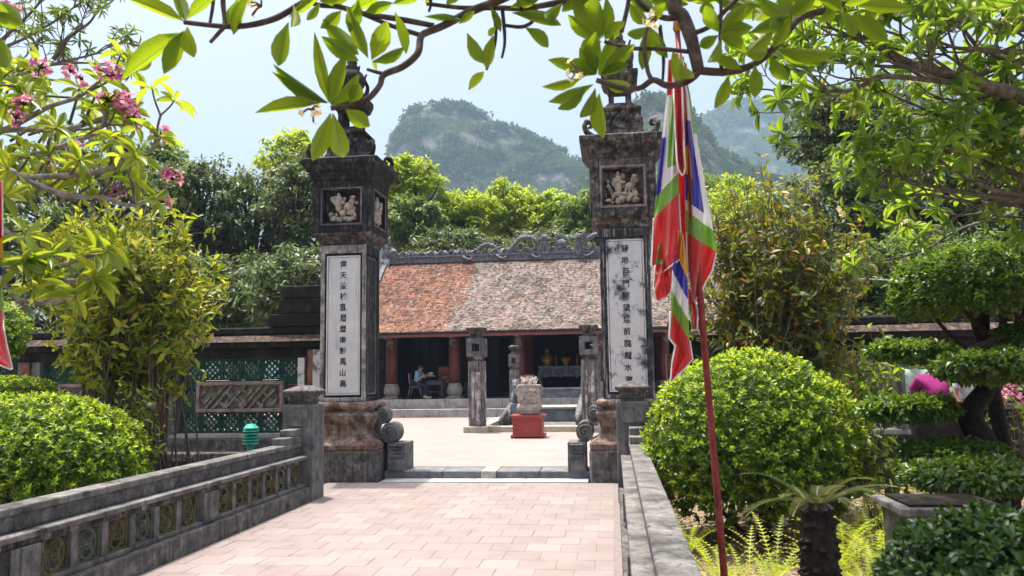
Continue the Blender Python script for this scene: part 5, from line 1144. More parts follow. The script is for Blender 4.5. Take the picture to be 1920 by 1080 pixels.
# cloud-pruned tree: one crooked trunk and its flat pads
tp = at(1835, 930, 8.0); cl = thing('cloud_pruned_tree', (tp[0], 8.0, -.12), 'cloud-pruned tree with flat leaf pads stepping down beside the people', 'clipped tree')
m = MB(); trunk = smooth_path([(tp[0], 8.0, -.2), tuple(at(1850, 860, 8.0)), tuple(at(1820, 780, 8.0)), tuple(at(1850, 720, 8.1)), tuple(at(1800, 670, 8.2))], 6); m.tube(trunk, list(np.linspace(.15, .06, len(trunk))), 9); m.build('trunk', M_['bark_shaded'], cl, smooth=True)
def pad(px, py, Y, rx, ry, n, seed):
    g = np.random.default_rng(seed); c = at(px, py, Y); d = rdir(n, g); r = np.array([rx, rx * .8, ry * .8])
    k = 1 - g.uniform(0, 1, n) ** 2 * .3; P = c + d * r * k[:, None]; P[:, 2] += .04 * np.array([mnoise.noise(Vector((p[0] * 5, p[1] * 5, seed))) for p in P])
    nr = norm(d / r); P = P + rdir(n, g) * .02 + np.stack([np.array([mnoise.noise(Vector((p[0] * 4, p[1] * 4, seed + 9))) for p in P]) * .06] * 3, 1) * [1, 1, .3]; A = rdir(n, g) * .8 + nr * .5 + [0, 0, -.25]; N = nr * .4 + rdir(n, g) * .5 + [0, 0, .8]; L = .068 * g.uniform(.6, 1.3, n)
    o = joined('leaf_pad', T_MID, P, A, N, L, L * .5, LM['pad'], cl); tip = d[:, 2] > .3
    q = g.random(n) < .25; q &= tip; joined('pad_tips', T_MID, P[q] + [0, 0, .015], A[q], N[q], L[q], L[q] * .5, LM['bush'], o)
    m = MB(); a = min(trunk, key=lambda p: abs(p[2] - c[2] + .12) + .1 * abs(p[0] - c[0])); a = Vector(a); e = Vector(c); m.tube(smooth_path([a, a.lerp(e, .5) + Vector((0, 0, .06)), e], 4), list(np.linspace(.05, .02, 9)), 6); m.build('limb', M_['bark_dark'], cl, smooth=True)
for i, a in enumerate([(1712, 657, 8.3, .40, .085, 2170), (1862, 686, 7.8, .52, .15, 4030), (1703, 766, 8.0, .43, .11, 3100), (1790, 848, 7.9, .45, .11, 2790), (1835, 892, 7.3, .58, .15, 4340), (1930, 630, 8.3, .3, .1, 1550)]): pad(*a, 40 + i)
c = at(1875, 1105, 2.2); clipped('foreground_bush', (c[0], c[1], c[2]), (.27, .25, .18), 9000, .030, (LM['shade'], LM['shade']), 'dark green leafy bush out of focus at the near corner by the planter', 'bush', parts=160, seed=9, stems=5)
t = thing('stone_planter', tuple(at(1740, 990, 6.4) * [1, 1, 0] + [0, 0, -.12]), 'square grey stone planter with ledge rim among the ferns', 'planter')
pc = at(1738, 945, 6.5); px_, py_, pz_ = pc
part('rim', 'rail_stone', t, boxes=[(px_ - .28, px_ + .5, 6.2, 6.9, pz_ - .05, pz_ + .01)], bevel=.015); part('body', 'plinth_stone', t, boxes=[(px_ - .22, px_ + .44, 6.26, 6.84, -.2, pz_ - .052)], bevel=.015)
part('soil', 'bark_shaded', t, boxes=[(px_ - .2, px_ + .42, 6.28, 6.82, pz_ + .012, pz_ + .03)])

# ---------------- multi-stemmed shrubs
def shrub(name, base, cc, cr, nst, twigs, L, mat, label, cat, parts, seed, pair=True, low=.35, stem=.016, wr=.42, spread=.3):
    g = np.random.default_rng(seed); base = np.array(base, float); cc = np.array(cc, float); cr = np.array(cr, float)
    t = thing(name, tuple(base), label, cat); m = MB(); rows = []
    for i in range(nst):
        d = rdir(1, g)[0]; d[2] = abs(d[2]) * 1.0 - .25
        e = cc + d * cr * g.uniform(.55, 1.0); a = base + np.array([g.normal() * spread, g.normal() * spread * .7, 0])
        mid = a * .5 + e * .5 + np.array([(a[0] - e[0]) * .18, 0, .1]) + g.normal(size=3) * .08
        sp = smooth_path([a, mid, e], 8); m.tube(sp, list(np.linspace(stem, .004, len(sp))), 5)
        for k in range(twigs):
            u = g.uniform(low, 1.0); p = np.array(sp[min(int(u * (len(sp) - 1)), len(sp) - 2)]); q = np.array(sp[-1]) - p
            td = norm(norm(q + 1e-6) * .2 + rdir(1, g)[0] * .9 + np.array([0, 0, .28])); tl = g.uniform(.12, .38)
            pe = p + td * tl; m.tube([p, p + td * tl * .5 + [0, 0, .01], pe], [.005, .004, .002], 3)
            nn = g.integers(1, 4)
            for z in range(nn):
                w = p + td * tl * (1 - .28 * z); sd = norm(np.cross(td, rdir(1, g)[0]))
                for s in (-1, 1):
                    ax = td * .5 + sd * s * .95 + np.array([0, -.1, .1]); n_ = td * .6 - sd * s * .5 + np.array([0, -.15, .35]); l = L * g.uniform(.6, 1.2); rows.append((w, ax, n_, l, l * wr))
    m.build('stems', M_['twig'], t, smooth=True, kind='stuff')
    P, A, N, Ls, W_ = unpack(rows); foliage(T_MID, P, A, N, Ls, W_, mat, t, parts); return t
b = at(245, 850, 9.6)
shrub('yellow_shrub', (b[0], 9.6, -.1), at(235, 510, 9.6), (1.48, .9, 1.75), 120, 17, .14, LM['yellow'], 'tall many-stemmed shrub with yellow-green leaves before the screen wall', 'shrub', 300, 11, low=.52)
b = at(1470, 900, 10.6)
shrub('orange_shrub', (b[0], 10.6, -.1), at(1465, 470, 10.6), (1.36, .85, 1.75), 100, 27, .115, LM['orange'], 'tall shrub with dark green and orange-yellow leaves beside the flag', 'shrub', 300, 12, low=.34)
b = at(255, 850, 9.0); shrub('sapling', (b[0], 9.0, -.1), at(262, 745, 9.0), (.27, .25, .28), 10, 9, .10, LM['plum'], 'small bright leafy sapling just above the wide clipped bush', 'sapling', 120, 13, stem=.008, spread=.06)
b = at(1640, 900, 10.0); shrub('sapling', (b[0], 10.0, -.1), at(1615, 680, 10.0), (.4, .35, .5), 10, 9, .12, LM['frangi'], 'loose green sapling in front of the brick pier by the orange shrub', 'sapling', 120, 14, stem=.008, spread=.1)
b = at(1655, 900, 8.4); shrub('broadleaf_plant', (b[0], 8.4, -.12), at(1645, 868, 8.4), (.25, .2, .15), 8, 4, .17, LM['pad'], 'dark broad-leaved plant between round bush and leaf pads', 'plant', 60, 15, stem=.006, spread=.06)
b = at(1893, 745, 12.4); tl_ = shrub('pink_flower_plant', (b[0], 12.4, -.1), at(1893, 742, 12.4), (.3, .25, .2), 10, 5, .10, LM['frangi'], 'pot plant with pink blossoms beside the person in white', 'plant', 30, 16, stem=.006, spread=.1)
g = np.random.default_rng(3); cc = at(1893, 738, 12.3); P = cc + g.normal(size=(90, 3)) * [.16, .1, .06]; joined('blossoms', T_MID, P, rdir(90, g), rdir(90, g), np.full(90, .07), np.full(90, .05), PETAL, tl_)

# ---------------- frangipani trees
def grow(m, p, d, L, r, depth, g, rows, leafL, nleaf, curve=.35, up=.25, tips=None, ratio=.74, wide=.75, wr=.3):
    p = np.array(p, float); d = norm(np.array(d, float)); bend = rdir(1, g)[0]; bend[2] = abs(bend[2]) * up * 2
    d2 = norm(d + bend * curve); q = p + (d + d2) * L * .5; mid = p + d * L * .55
    m.tube(smooth_path([p, mid, q], 4), list(np.linspace(r, r * .72, 9)), 6)
    if depth == 0:
        rows += rosette(q, d2, nleaf + g.integers(-2, 3), leafL, g, wr=wr)
        if tips is not None: tips.append((q, d2))
        return
    k = 2 if g.random() < .6 else 3; a0 = g.uniform(0, 6.28); s = norm(np.cross(d2, [.2, .4, .9])); s2 = np.cross(d2, s)
    for i in range(k):
        a = a0 + 6.283 * i / k; nd = d2 + (s * math.cos(a) + s2 * math.sin(a)) * wide + np.array([0, 0, up])
        grow(m, q, nd, L * ratio * g.uniform(.8, 1.2), r * .70, depth - 1, g, rows, leafL, nleaf, curve, up, tips, ratio, wide, wr)
def blossoms(p, d, parent, g, mat, n=11, size=.035, rad=.075, name='flower_cluster'):
    """a cluster of five-petalled flowers on short stalks"""
    P, A, N, L = [], [], [], []; m = MB(); p = np.array(p)
    for i in range(n):
        fd = norm(np.array(d) * .6 + rdir(1, g)[0]); q = p + fd * rad * g.uniform(.55, 1.1); m.tube([p, (p + q) / 2 + [0, 0, .008], q], [.005, .004, .004], 4)
        a = norm(np.cross(fd, [.3, .2, .9])); b = np.cross(fd, a)
        for j in range(5):
            u = 6.283 * j / 5; ax = (a * math.cos(u) + b * math.sin(u)) + fd * .35; P.append(q); A.append(ax); N.append(fd + (a * math.cos(u) + b * math.sin(u)) * -.3); L.append(size * g.uniform(.8, 1.2))
    L = np.array(L); o = joined(name, T_MID, np.array(P), np.array(A), np.array(N), L, L * .6, mat, parent); o2 = m.build('stalks', M_['pod'] if mat is PETAL else M_['twig'], o, smooth=True, kind='stuff')
def limb(t, pts, r0, r1, mat='bark_grey', name='branch', n=6, k=9):
    m = MB(); sp = smooth_path([tuple(at(*p)) for p in pts], n); rr = np.linspace(r0, r1, len(sp))
    rr = [r * (1 + .10 * mnoise.noise(Vector(q) * 14)) for r, q in zip(rr, sp)]
    m.tube(sp, rr, k); m.build(name, M_[mat], t, smooth=True); return sp

# the large frangipani of the garden, entering from the picture edge
g = np.random.default_rng(21)
base = at(2010, 700, 7.2); fr = thing('garden_frangipani', (base[0], 7.2, -.12), 'large grey-limbed frangipani tree spreading dark leaves over the garden wall', 'tree')
limb(fr, [(2040, 1100, 7.2), (2020, 700, 7.2), (2000, 350, 7.2), (1990, 205, 7.2)], .16, .12, name='trunk')
ms = MB(); rows = []; ends = []
main = [([(1995, 220, 7.2), (1920, 183, 7.1), (1825, 156, 7.0), (1747, 132, 6.9), (1689, 113, 6.9), (1631, 74, 6.8), (1603, 54, 6.8)], .075, .022),
        ([(1990, 100, 7.4), (1920, 112, 7.2), (1845, 136, 7.1), (1786, 154, 6.9), (1728, 148, 6.8), (1650, 144, 6.7), (1619, 159, 6.7), (1588, 171, 6.7), (1553, 171, 6.6), (1518, 177, 6.6), (1463, 171, 6.6)], .03, .010),
        ([(1728, 126, 6.9), (1650, 124, 6.8), (1592, 117, 6.7), (1533, 109, 6.7)], .016, .009),
        ([(1990, 40, 7.0), (1920, 55, 7.0), (1870, 48, 6.9), (1800, 40, 6.9), (1740, 25, 6.8)], .03, .010),
        ([(1990, 90, 7.2), (1900, 98, 7.0), (1830, 92, 6.9), (1786, 88, 6.9), (1720, 60, 6.8)], .028, .010),
        ([(2000, 260, 7.4), (1920, 250, 7.3), (1840, 240, 7.3), (1760, 215, 7.2), (1700, 190, 7.2)], .03, .012),
        ([(2000, 330, 7.4), (1920, 330, 7.4), (1830, 300, 7.4), (1740, 275, 7.3)], .032, .012),
        ([(2000, 380, 7.5), (1920, 374, 7.4), (1815, 362, 7.4), (1720, 342, 7.3), (1680, 320, 7.3)], .032, .010),
        ([(2000, 395, 7.6), (1920, 385, 7.6), (1830, 380, 7.6), (1740, 365, 7.6), (1690, 370, 7.6)], .028, .010),
        ([(1960, 370, 7.3), (1860, 355, 7.2), (1790, 320, 7.2), (1720, 270, 7.2)], .024, .010),
        ([(1900, 400, 9.2), (1800, 430, 9.2), (1730, 470, 9.2), (1650, 490, 9.2)], .02, .008)]
for pts, r0, r1 in main:
    sp = limb(fr, pts, r0, r1); n = len(sp)
    for k in range(3, n - 1, 5):
        p = np.array(sp[k]); d = np.array(sp[min(k + 1, n - 1)]) - np.array(sp[k - 1]); rk = r0 + (r1 - r0) * k / n
        for _ in range(1 if rk < .02 else 2):
            nd = norm(norm(d) * .5 + rdir(1, g)[0] * .8 + np.array([-.1, 0, .35])); grow(ms, p, nd, g.uniform(.22, .42), min(.016, rk * .6), int(g.integers(1, 3)), g, rows, .155, 9, tips=ends)
    grow(ms, sp[-1], np.array(sp[-1]) - np.array(sp[-3]), .2, r1 * .9, 1, g, rows, .155, 10, tips=ends)
ms.build('twigs', M_['bark_grey'], fr, smooth=True, kind='stuff')
P, A, N, L, W_ = unpack(rows); foliage(T_BIG, P, A, N, L, W_, LM['frangi'], fr, 300)
for i in range(0, len(ends), 14): blossoms(ends[i][0], ends[i][1], fr, g, CREAM, 7, .03, .06)

# pink plumeria at the other edge, close to the path
g = np.random.default_rng(22)
pl = thing('pink_plumeria', (-3.4, 4.6, -.12), 'pink-flowering plumeria reaching in over the clipped bush with pale grey branches', 'tree')
limb(pl, [(-330, 1300, 4.7), (-300, 800, 4.6), (-260, 480, 4.6), (-200, 380, 4.6)], .09, .06, name='trunk')
ms = MB(); rows = []; fl = []
main = [[(-200, 380, 4.6), (-60, 310, 4.5), (0, 300, 4.5), (74, 287, 4.45), (140, 265, 4.4), (185, 245, 4.4), (203, 205, 4.4)],
        [(-220, 400, 4.6), (-60, 340, 4.4), (0, 335, 4.35), (111, 330, 4.3), (192, 320, 4.3), (241, 300, 4.25), (285, 281, 4.2), (300, 255, 4.2)],
        [(-200, 380, 4.6), (-60, 300, 4.5), (0, 311, 4.4), (74, 348, 4.3), (130, 367, 4.3), (192, 370, 4.3), (241, 385, 4.25), (290, 372, 4.2)],
        [(-200, 380, 4.6), (-80, 290, 4.6), (44, 226, 4.6), (92, 200, 4.55), (148, 181, 4.5), (190, 150, 4.5)],
        [(-150, 340, 4.6), (-40, 260, 4.7), (18, 244, 4.7), (100, 244, 4.65), (148, 237, 4.6), (200, 218, 4.6), (240, 200, 4.5)],
        [(-240, 420, 4.6), (-60, 400, 4.3), (0, 427, 4.2), (47, 462, 4.2), (94, 515, 4.15)],
        [(-240, 420, 4.6), (-60, 480, 4.3), (0, 496, 4.2), (63, 509, 4.2), (120, 526, 4.15), (176, 522, 4.1)],
        [(94, 506, 4.15), (138, 490, 4.12), (180, 470, 4.1)],
        [(-250, 440, 4.6), (-70, 480, 4.3), (0, 528, 4.15), (35, 562, 4.1), (53, 588, 4.1)],
        [(35, 564, 4.1), (94, 567, 4.1), (142, 555, 4.05)], [(-160, 340, 4.6), (-60, 200, 4.7), (10, 150, 4.8), (70, 130, 4.8)]]
for i, pts in enumerate(main):
    r = .022 if i < 7 else .012
    sp = limb(pl, pts, r * 1.1, .010, 'bark_pale', n=5)
    if i != 8: rows += rosette(sp[-1], np.array(sp[-1]) - np.array(sp[-3]), 9, .17, g)
    for k in range(6, len(sp) - 2, 5):
        if g.random() < .8:
            d = norm(np.array(sp[k + 1]) - np.array(sp[k])); nd = d * .7 + rdir(1, g)[0] * .6 + np.array([.1, 0, .45]); grow(ms, sp[k], nd, g.uniform(.10, .22), .009, int(g.random() < .35), g, rows, .145, 7)
for k in range(46):
    px, py = g.uniform(-20, 300), g.uniform(140, 350); 
    if px > 180 + (py - 150) * .5: continue
    p = at(px, py, g.uniform(4.3, 5.4)); d = np.array([.5, -.1, .6]) + g.normal(size=3) * .4; q = p - norm(d) * .25; ms.tube([q, (p + q) / 2, p], [.010, .009, .008], 5); rows += rosette(p, d, 8, .14, g)
ms.build('twigs', M_['bark_grey'], pl, smooth=True, kind='stuff')
P, A, N, L, W_ = unpack(rows); foliage(T_BIG, P, A, N, L, W_, LM['plum'], pl, 300)
for px, py, s in [(205, 135, 1.2), (75, 120, 1), (238, 188, 1.2), (203, 182, 1), (45, 190, 1), (303, 247, 1), (322, 330, 1), (303, 372, .9), (215, 355, .8), (228, 270, 1), (145, 275, .9), (130, 130, .8), (20, 12, .9), (250, 215, .9), (155, 145, .7), (30, 215, .8), (90, 300, .6)]:
    p = at(px, py + 8, 4.35); blossoms(p, [.1, -.2, .8], pl, g, PETAL, int(12 * s), .031 * s, .066 * s)
# pale tree at the far top corner, narrow leaves and cream buds
g = np.random.default_rng(23); b = at(-60, 600, 9.5)
wt = thing('narrow_leaved_tree', (b[0], 9.5, -.12), 'airy tree with narrow leaves and cream buds above the pink flowers', 'tree')
limb(wt, [(-150, 1000, 9.5), (-130, 500, 9.5), (-90, 200, 9.5), (-40, 140, 9.5)], .10, .06, name='trunk')
ms = MB(); rows = []; ends = []
for pts in [[(-60, 170, 9.5), (0, 135, 9.4), (60, 128, 9.4), (120, 115, 9.3), (180, 100, 9.3), (215, 80, 9.2)], [(-60, 150, 9.5), (0, 95, 9.5), (50, 70, 9.4), (110, 35, 9.3), (150, 5, 9.3)], [(-50, 120, 9.6), (20, 60, 9.5), (70, 10, 9.5), (90, -30, 9.4)], [(0, 140, 9.4), (70, 125, 9.3), (140, 118, 9.2), (200, 120, 9.2)], [(100, 112, 9.3), (130, 70, 9.3), (170, 40, 9.3), (190, 0, 9.2)]]:
    sp = limb(wt, pts, .03, .008)
    for k in range(3, len(sp) - 1, 3):
        d = norm(np.array(sp[k + 1]) - np.array(sp[k])); grow(ms, sp[k], d * .5 + rdir(1, g)[0] * .6 + np.array([.05, 0, .5]), g.uniform(.2, .38), .009, int(g.integers(1, 3)), g, rows, .15, 8, tips=ends, wr=.2)
ms.build('twigs', M_['bark_grey'], wt, smooth=True, kind='stuff')
P, A, N, L, W_ = unpack(rows); foliage(T_MID, P, A, N, L, W_, LM['mid'], wt, 300)
for i in range(0, len(ends), 8): blossoms(ends[i][0], ends[i][1], wt, g, CREAM, 5, .022, .05)

# ---------------- the overhanging frangipani close to the camera
ov = thing('overhanging_frangipani', (1.6, 3.4, -.12), 'frangipani boughs overhead framing the view with long backlit leaves and dark pods', 'tree')
g = np.random.default_rng(31)
limb(ov, [(2500, 1500, 3.3), (2300, 500, 3.3), (2150, -150, 3.2), (1900, -330, 3.1), (1600, -260, 3.0), (1400, -200, 2.95)], .10, .05, 'bark_dark', 'trunk')
PX = .002
for pts, w0, w1 in [
    ([(640, -30, 2.9), (580, 0, 2.9), (560, 10, 2.9), (520, 33, 2.88), (480, 45, 2.85), (440, 50, 2.83), (400, 48, 2.8), (346, 42, 2.8)], 15, 9),
    ([(420, -60, 2.85), (418, 0, 2.84), (421, 45, 2.82), (410, 62, 2.8), (394, 80, 2.8)], 11, 7), ([(400, -60, 2.86), (400, 0, 2.85), (393, 48, 2.83)], 9, 6),
    ([(560, -25, 2.95), (587, 6, 2.95), (636, 13, 2.95), (684, 26, 2.95), (749, 36, 2.95), (813, 48, 2.95)], 10, 11),
    ([(675, 25, 2.96), (733, 48, 2.95), (788, 66, 2.94)], 7, 10),
    ([(1130, -8, 3.0), (1107, 0, 3.0), (1058, 3, 3.0), (1020, 10, 3.0), (978, 16, 3.0), (939, 15, 3.0), (881, 15, 3.0), (848, 13, 3.0), (800, 7, 3.0)], 14, 8),
    ([(1150, -50, 2.95), (1000, -25, 2.95), (930, 3, 2.95), (880, 23, 2.95), (832, 48, 2.95), (800, 61, 2.94), (789, 70, 2.93), (783, 100, 2.9), (755, 125, 2.88), (720, 140, 2.86), (712, 160, 2.85), (690, 185, 2.83), (660, 197, 2.82), (620, 203, 2.8)], 18, 10),
    ([(722, 139, 2.86), (705, 135, 2.85), (688, 130, 2.83)], 8, 6),
    ([(942, 47, 3.0), (980, 50, 3.0), (1003, 35, 3.0), (1005, 12, 3.0)], 7, 8),
    ([(1330, -160, 3.0), (1265, 0, 3.0), (1280, 30, 3.0), (1295, 70, 2.98), (1305, 110, 2.96), (1310, 135, 2.95)], 28, 22),
    ([(1310, 134, 2.95), (1300, 145, 2.94), (1280, 156, 2.93), (1250, 160, 2.92), (1225, 150, 2.9), (1200, 165, 2.88), (1165, 165, 2.86), (1118, 150, 2.85)], 14, 10),
    ([(1308, 132, 2.95), (1350, 135, 2.96), (1390, 130, 2.98), (1430, 110, 3.0), (1470, 70, 3.02), (1500, 35, 3.05), (1560, 15, 3.1), (1640, -15, 3.15)], 15, 12),
    ([(1292, 97, 2.97), (1240, 92, 2.94), (1180, 90, 2.92), (1133, 78, 2.9)], 9, 7),
    ([(1278, 33, 3.0), (1240, 32, 2.98), (1200, 5, 2.96), (1185, -30, 2.95)], 12, 10),
    ([(1303, 62, 2.99), (1330, 50, 3.0), (1355, 25, 3.0), (1390, -10, 3.0)], 10, 9),
    ([(1353, 132, 2.96), (1350, 80, 2.97), (1352, 20, 2.98), (1350, -20, 3)], 8, 6),
    ([(1222, 150, 2.9), (1214, 130, 2.9), (1208, 80, 2.9), (1215, 50, 2.9)], 9, 6), ([(1440, 100, 3.0), (1480, 40, 3.0), (1478, 0, 3.0)], 8, 7),
    ([(1165, 60, 2.93), (1175, 20, 2.93), (1180, -10, 2.93)], 9, 8)]:
    limb(ov, pts, w0 * PX * .5, w1 * PX * .5, 'bark_dark')
leaves = []
def lf(b, t_, w, Y=2.84, dy=None, roll=None):
    p, q = at(*b, Y), at(*t_, Y + (g.uniform(-.06, .06) if dy is None else dy)); a = q - p; L = np.linalg.norm(a); v = norm(CAM - p); n_ = v - norm(a) * (v @ norm(a)); n_ = norm(n_); s = np.cross(norm(a), n_); r = g.uniform(-.5, .5) if roll is None else roll
    leaves.append((p, a, -(n_ * math.cos(r) + s * math.sin(r)), L, w * Y / 1500 * 1.0))
for b, t_, w in [((347, 62), (230, 137), 44), ((344, 58), (307, 138), 38), ((352, 50), (360, 110), 36), ((345, 40), (240, -8), 30), ((348, 38), (325, -25), 28), ((352, 36), (405, -14), 30), ((445, 0), (437, 64), 36), ((470, -15), (432, 66), 26), ((541, 42), (518, 128), 38), ((550, 8), (552, 58), 22), ((600, -12), (545, 30), 20),
                 ((617, 192), (590, 70), 26), ((615, 192), (516, 132), 32), ((600, 193), (484, 205), 30), ((612, 193), (517, 142), 26), ((620, 195), (645, 105), 34), ((622, 198), (676, 142), 30), ((672, 114), (606, 72), 34), ((672, 102), (610, 44), 38), ((690, 108), (652, 20), 28), ((697, 112), (727, 40), 40), ((697, 116), (762, 92), 26), ((702, 112), (705, 130), 10),
                 ((740, 22), (765, 102), 24), ((655, 195), (676, 156), 30), ((620, 212), (586, 306), 36), ((624, 212), (645, 304), 40), ((648, 205), (694, 238), 34), ((655, 60), (672, 5), 34), ((640, 20), (603, 54), 30), ((660, 20), (710, -8), 30), ((685, 22), (735, 6), 24), ((600, 6), (575, 40), 18),
                 ((876, 62), (906, 122), 28), ((925, 66), (910, 130), 26), ((908, 134), (879, 166), 20), ((985, 52), (1033, 88), 28), ((930, 50), (915, 68), 14), ((960, 24), (1058, 45), 26), ((870, 40), (800, 30), 16), ((860, 45), (890, 20), 16), ((920, 12), (940, 60), 16), ((1055, 5), (1020, 40), 24), ((1010, 0), (960, 12), 20),
                 ((1092, 145), (1020, 166), 22), ((1113, 140), (1028, 110), 26), ((1115, 140), (1062, 115), 34), ((1112, 158), (1030, 194), 26), ((1100, 160), (1045, 212), 26), ((1116, 165), (1090, 228), 28), ((1124, 175), (1127, 263), 34), ((1130, 150), (1184, 166), 28), ((1118, 140), (1112, 60), 38), ((1122, 140), (1150, 70), 30), ((1125, 142), (1190, 82), 30), ((1116, 140), (1090, 90), 40), ((1124, 142), (1178, 118), 22),
                 ((1125, 75), (1062, 30), 30), ((1127, 72), (1073, -5), 34), ((1130, 70), (1108, -12), 36), ((1133, 70), (1140, 0), 28), ((1128, 78), (1085, 88), 24), ((1134, 74), (1170, 40), 28),
                 ((1212, 52), (1205, 135), 26), ((1215, 50), (1175, 70), 26), ((1216, 48), (1250, 110), 28), ((1214, 46), (1180, 10), 26), ((1218, 46), (1245, 5), 26), ((1280, 160), (1262, 100), 26), ((1275, 120), (1300, 150), 24),
                 ((1366, 142), (1343, 204), 28), ((1415, 122), (1417, 186), 28), ((1444, 107), (1476, 152), 30), ((1459, 93), (1568, 106), 32), ((1458, 92), (1530, 122), 26), ((1580, 22), (1607, 70), 28), ((1600, 26), (1666, 78), 34), ((1611, 10), (1705, 14), 28), ((1405, 62), (1484, 30), 26), ((1352, 60), (1400, 10), 34), ((1352, 64), (1410, 50), 30), ((1350, 66), (1395, 80), 28), ((1350, 70), (1402, 98), 26), ((1348, 60), (1320, 10), 30), ((1347, 66), (1310, 90), 24), ((1350, 74), (1330, 125), 24),
                 ((1478, 30), (1420, 0), 30), ((1478, 34), (1440, 60), 30), ((1480, 30), (1530, -10), 30), ((1482, 34), (1450, 90), 26), ((1400, 100), (1450, 60), 28), ((1400, 104), (1440, 100), 24), ((1480, 26), (1470, -30), 30), ((1390, 130), (1340, 108), 24)]:
    Y = 2.82 if b[0] < 760 else 2.92; lf(b, t_, w, Y)
for b, t_, w in [((-60, 0), (55, 48), 52), ((-30, 45), (15, 135), 50), ((-40, 20), (20, 20), 46), ((-60, 100), (12, 160), 40)]: lf(b, t_, w, 2.9)
for k in range(40):
    px, py = g.uniform(1160, 1720), g.uniform(-60, 14); an = g.uniform(0, 6.28); lf((px, py), (px + 75 * math.cos(an), py + 40 * abs(math.sin(an)) - 8), g.uniform(22, 32), 3.05)
for k in range(22):
    px, py = g.uniform(250, 1160), g.uniform(-60, -18); an = g.uniform(0, 6.28); lf((px, py), (px + 80 * math.cos(an), py + 50 * abs(math.sin(an))), g.uniform(24, 34), 2.95)
P, A, N, L, W_ = unpack(leaves); foliage(T_BIG, P, A, N, L, W_, LM['front'], ov, 300)
for pts in [[(926, 20), (930, 62), (924, 100), (912, 131)], [(942, 18), (946, 60), (946, 85), (941, 109)], [(1237, 48), (1243, 95), (1244, 125), (1242, 156)], [(806, -5), (808, 8), (804, 22)], [(970, -6), (976, 12), (981, 30)]]:
    limb(ov, [(x, y, 2.97) for x, y in pts], .008, .005, 'pod', 'seed_pod')
for px, py, s in [(585, 205, 1), (490, 12, 1), (1085, 135, .8), (1230, 35, .7)]:
    blossoms(at(px, py, 2.85), [-.5, 0, .2], ov, g, CREAM, 6, .018, .05)
# out-of-view upper crown that throws the dappled shade
rows = []; ms = MB()
for k in range(12):
    p = np.array([g.uniform(-1.2, 2.2), g.uniform(2.4, 4.2), g.uniform(4.0, 4.9)]); grow(ms, p, np.array([g.normal() * .6, g.normal() * .4, .5]), .3, .02, 1, g, rows, .22, 8)
    ms.tube(smooth_path([(1.6, 3.2, 4.3), tuple((p + np.array([1.6, 3.2, 4.5])) / 2), tuple(p)], 4), list(np.linspace(.035, .02, 9)), 6)
ms.build('upper_twigs', M_['bark_dark'], ov, smooth=True, kind='stuff'); P, A, N, L, W_ = unpack(rows); joined('upper_foliage', T_BIG, P, A, N, L, W_, LM['front'], ov)

# ---------------- cycad and ferns
def frond(base, d, L, leaf, n, mat, parent, g, droop=.5, name='frond', taper=.5, vee=.5, nar=.55):
    """an arching rib with leaflets joined to it in pairs"""
    base = np.array(base, float); d = norm(np.array(d, float)); pts = []; p = base.copy(); dd = d.copy()
    for i in range(n + 1): pts.append(p.copy()); p = p + dd * L / n; dd = norm(dd + np.array([0, 0, -droop / n]))
    m = MB(); V = []; Fc = []
    for i, p in enumerate(pts):
        t = pts[min(i + 1, n)] - pts[max(i - 1, 0)]; t = norm(t); s = norm(np.cross(t, [0, 0, 1])); w = .004 * (1 - .7 * i / n); V += [p - s * w, p + s * w]
    for i in range(n): Fc.append((2 * i, 2 * i + 1, 2 * i + 3, 2 * i + 2))
    for i in range(1, n):
        t = norm(pts[i + 1] - pts[i]); s = norm(np.cross(t, [0, 0, 1])); up = np.cross(s, t); u = i / n; l = leaf * (math.sin(math.pi * (.12 + .86 * u)) ** taper) * g.uniform(.85, 1.1)
        for sg, a in ((-1, 2 * i), (1, 2 * i + 1)):
            b = len(V); mid = pts[i] + (s * sg * .6 + t * .35 + up * vee * .6) * l * .6; tip = pts[i] + (s * sg * .8 + t * .55 + up * vee * .3) * l
            e2 = pts[i] + t * L / n * nar; V += [e2, mid + t * L / n * .25, tip]; Fc += [(a, b, b + 1, b + 2)] if sg > 0 else [(b, a, b + 2, b + 1)]
    m.add(V, Fc); return m.build(name, mat, parent)
g = np.random.default_rng(41)
cb = at(1530, 940, 5.4); cx, cz = cb[0], cb[2]
cy_t = thing('cycad', (cx, 5.4, -.12), 'short cycad palm with rough scaly trunk in front of the round bush', 'cycad')
m = MB(); m.tube([(cx, 5.4, -.2), (cx, 5.4, .3), (cx, 5.4, .6), (cx, 5.4, cz)], [.12, .115, .11, .08], 14); m.build('trunk', M_['bark_shaded'], cy_t, smooth=True)
m = MB()
for r in range(17):
    z = -.1 + (cz + .1) * r / 17
    for k in range(11):
        a = 6.283 * (k + .5 * (r % 2)) / 11 + g.normal() * .1; q = Vector((math.cos(a), math.sin(a), 0)); s = Vector((-math.sin(a), math.cos(a), 0)); z += g.normal() * .008; p = Vector((cx, 5.4, z)) + q * (.112 - .03 * r / 17); o = .036 * g.uniform(.5, 1.4)
        m.add([p - s * .034, p + s * .034, p + q * o + s * .016 + Vector((0, 0, .04)), p + q * o - s * .016 + Vector((0, 0, .035)), p + Vector((0, 0, .065)) - s * .024, p + Vector((0, 0, .065)) + s * .024], [(0, 1, 2, 3), (3, 2, 5, 4), (0, 3, 4), (1, 5, 2)])
m.build('trunk_scales', M_['bark_shaded'], cy_t, kind='stuff')
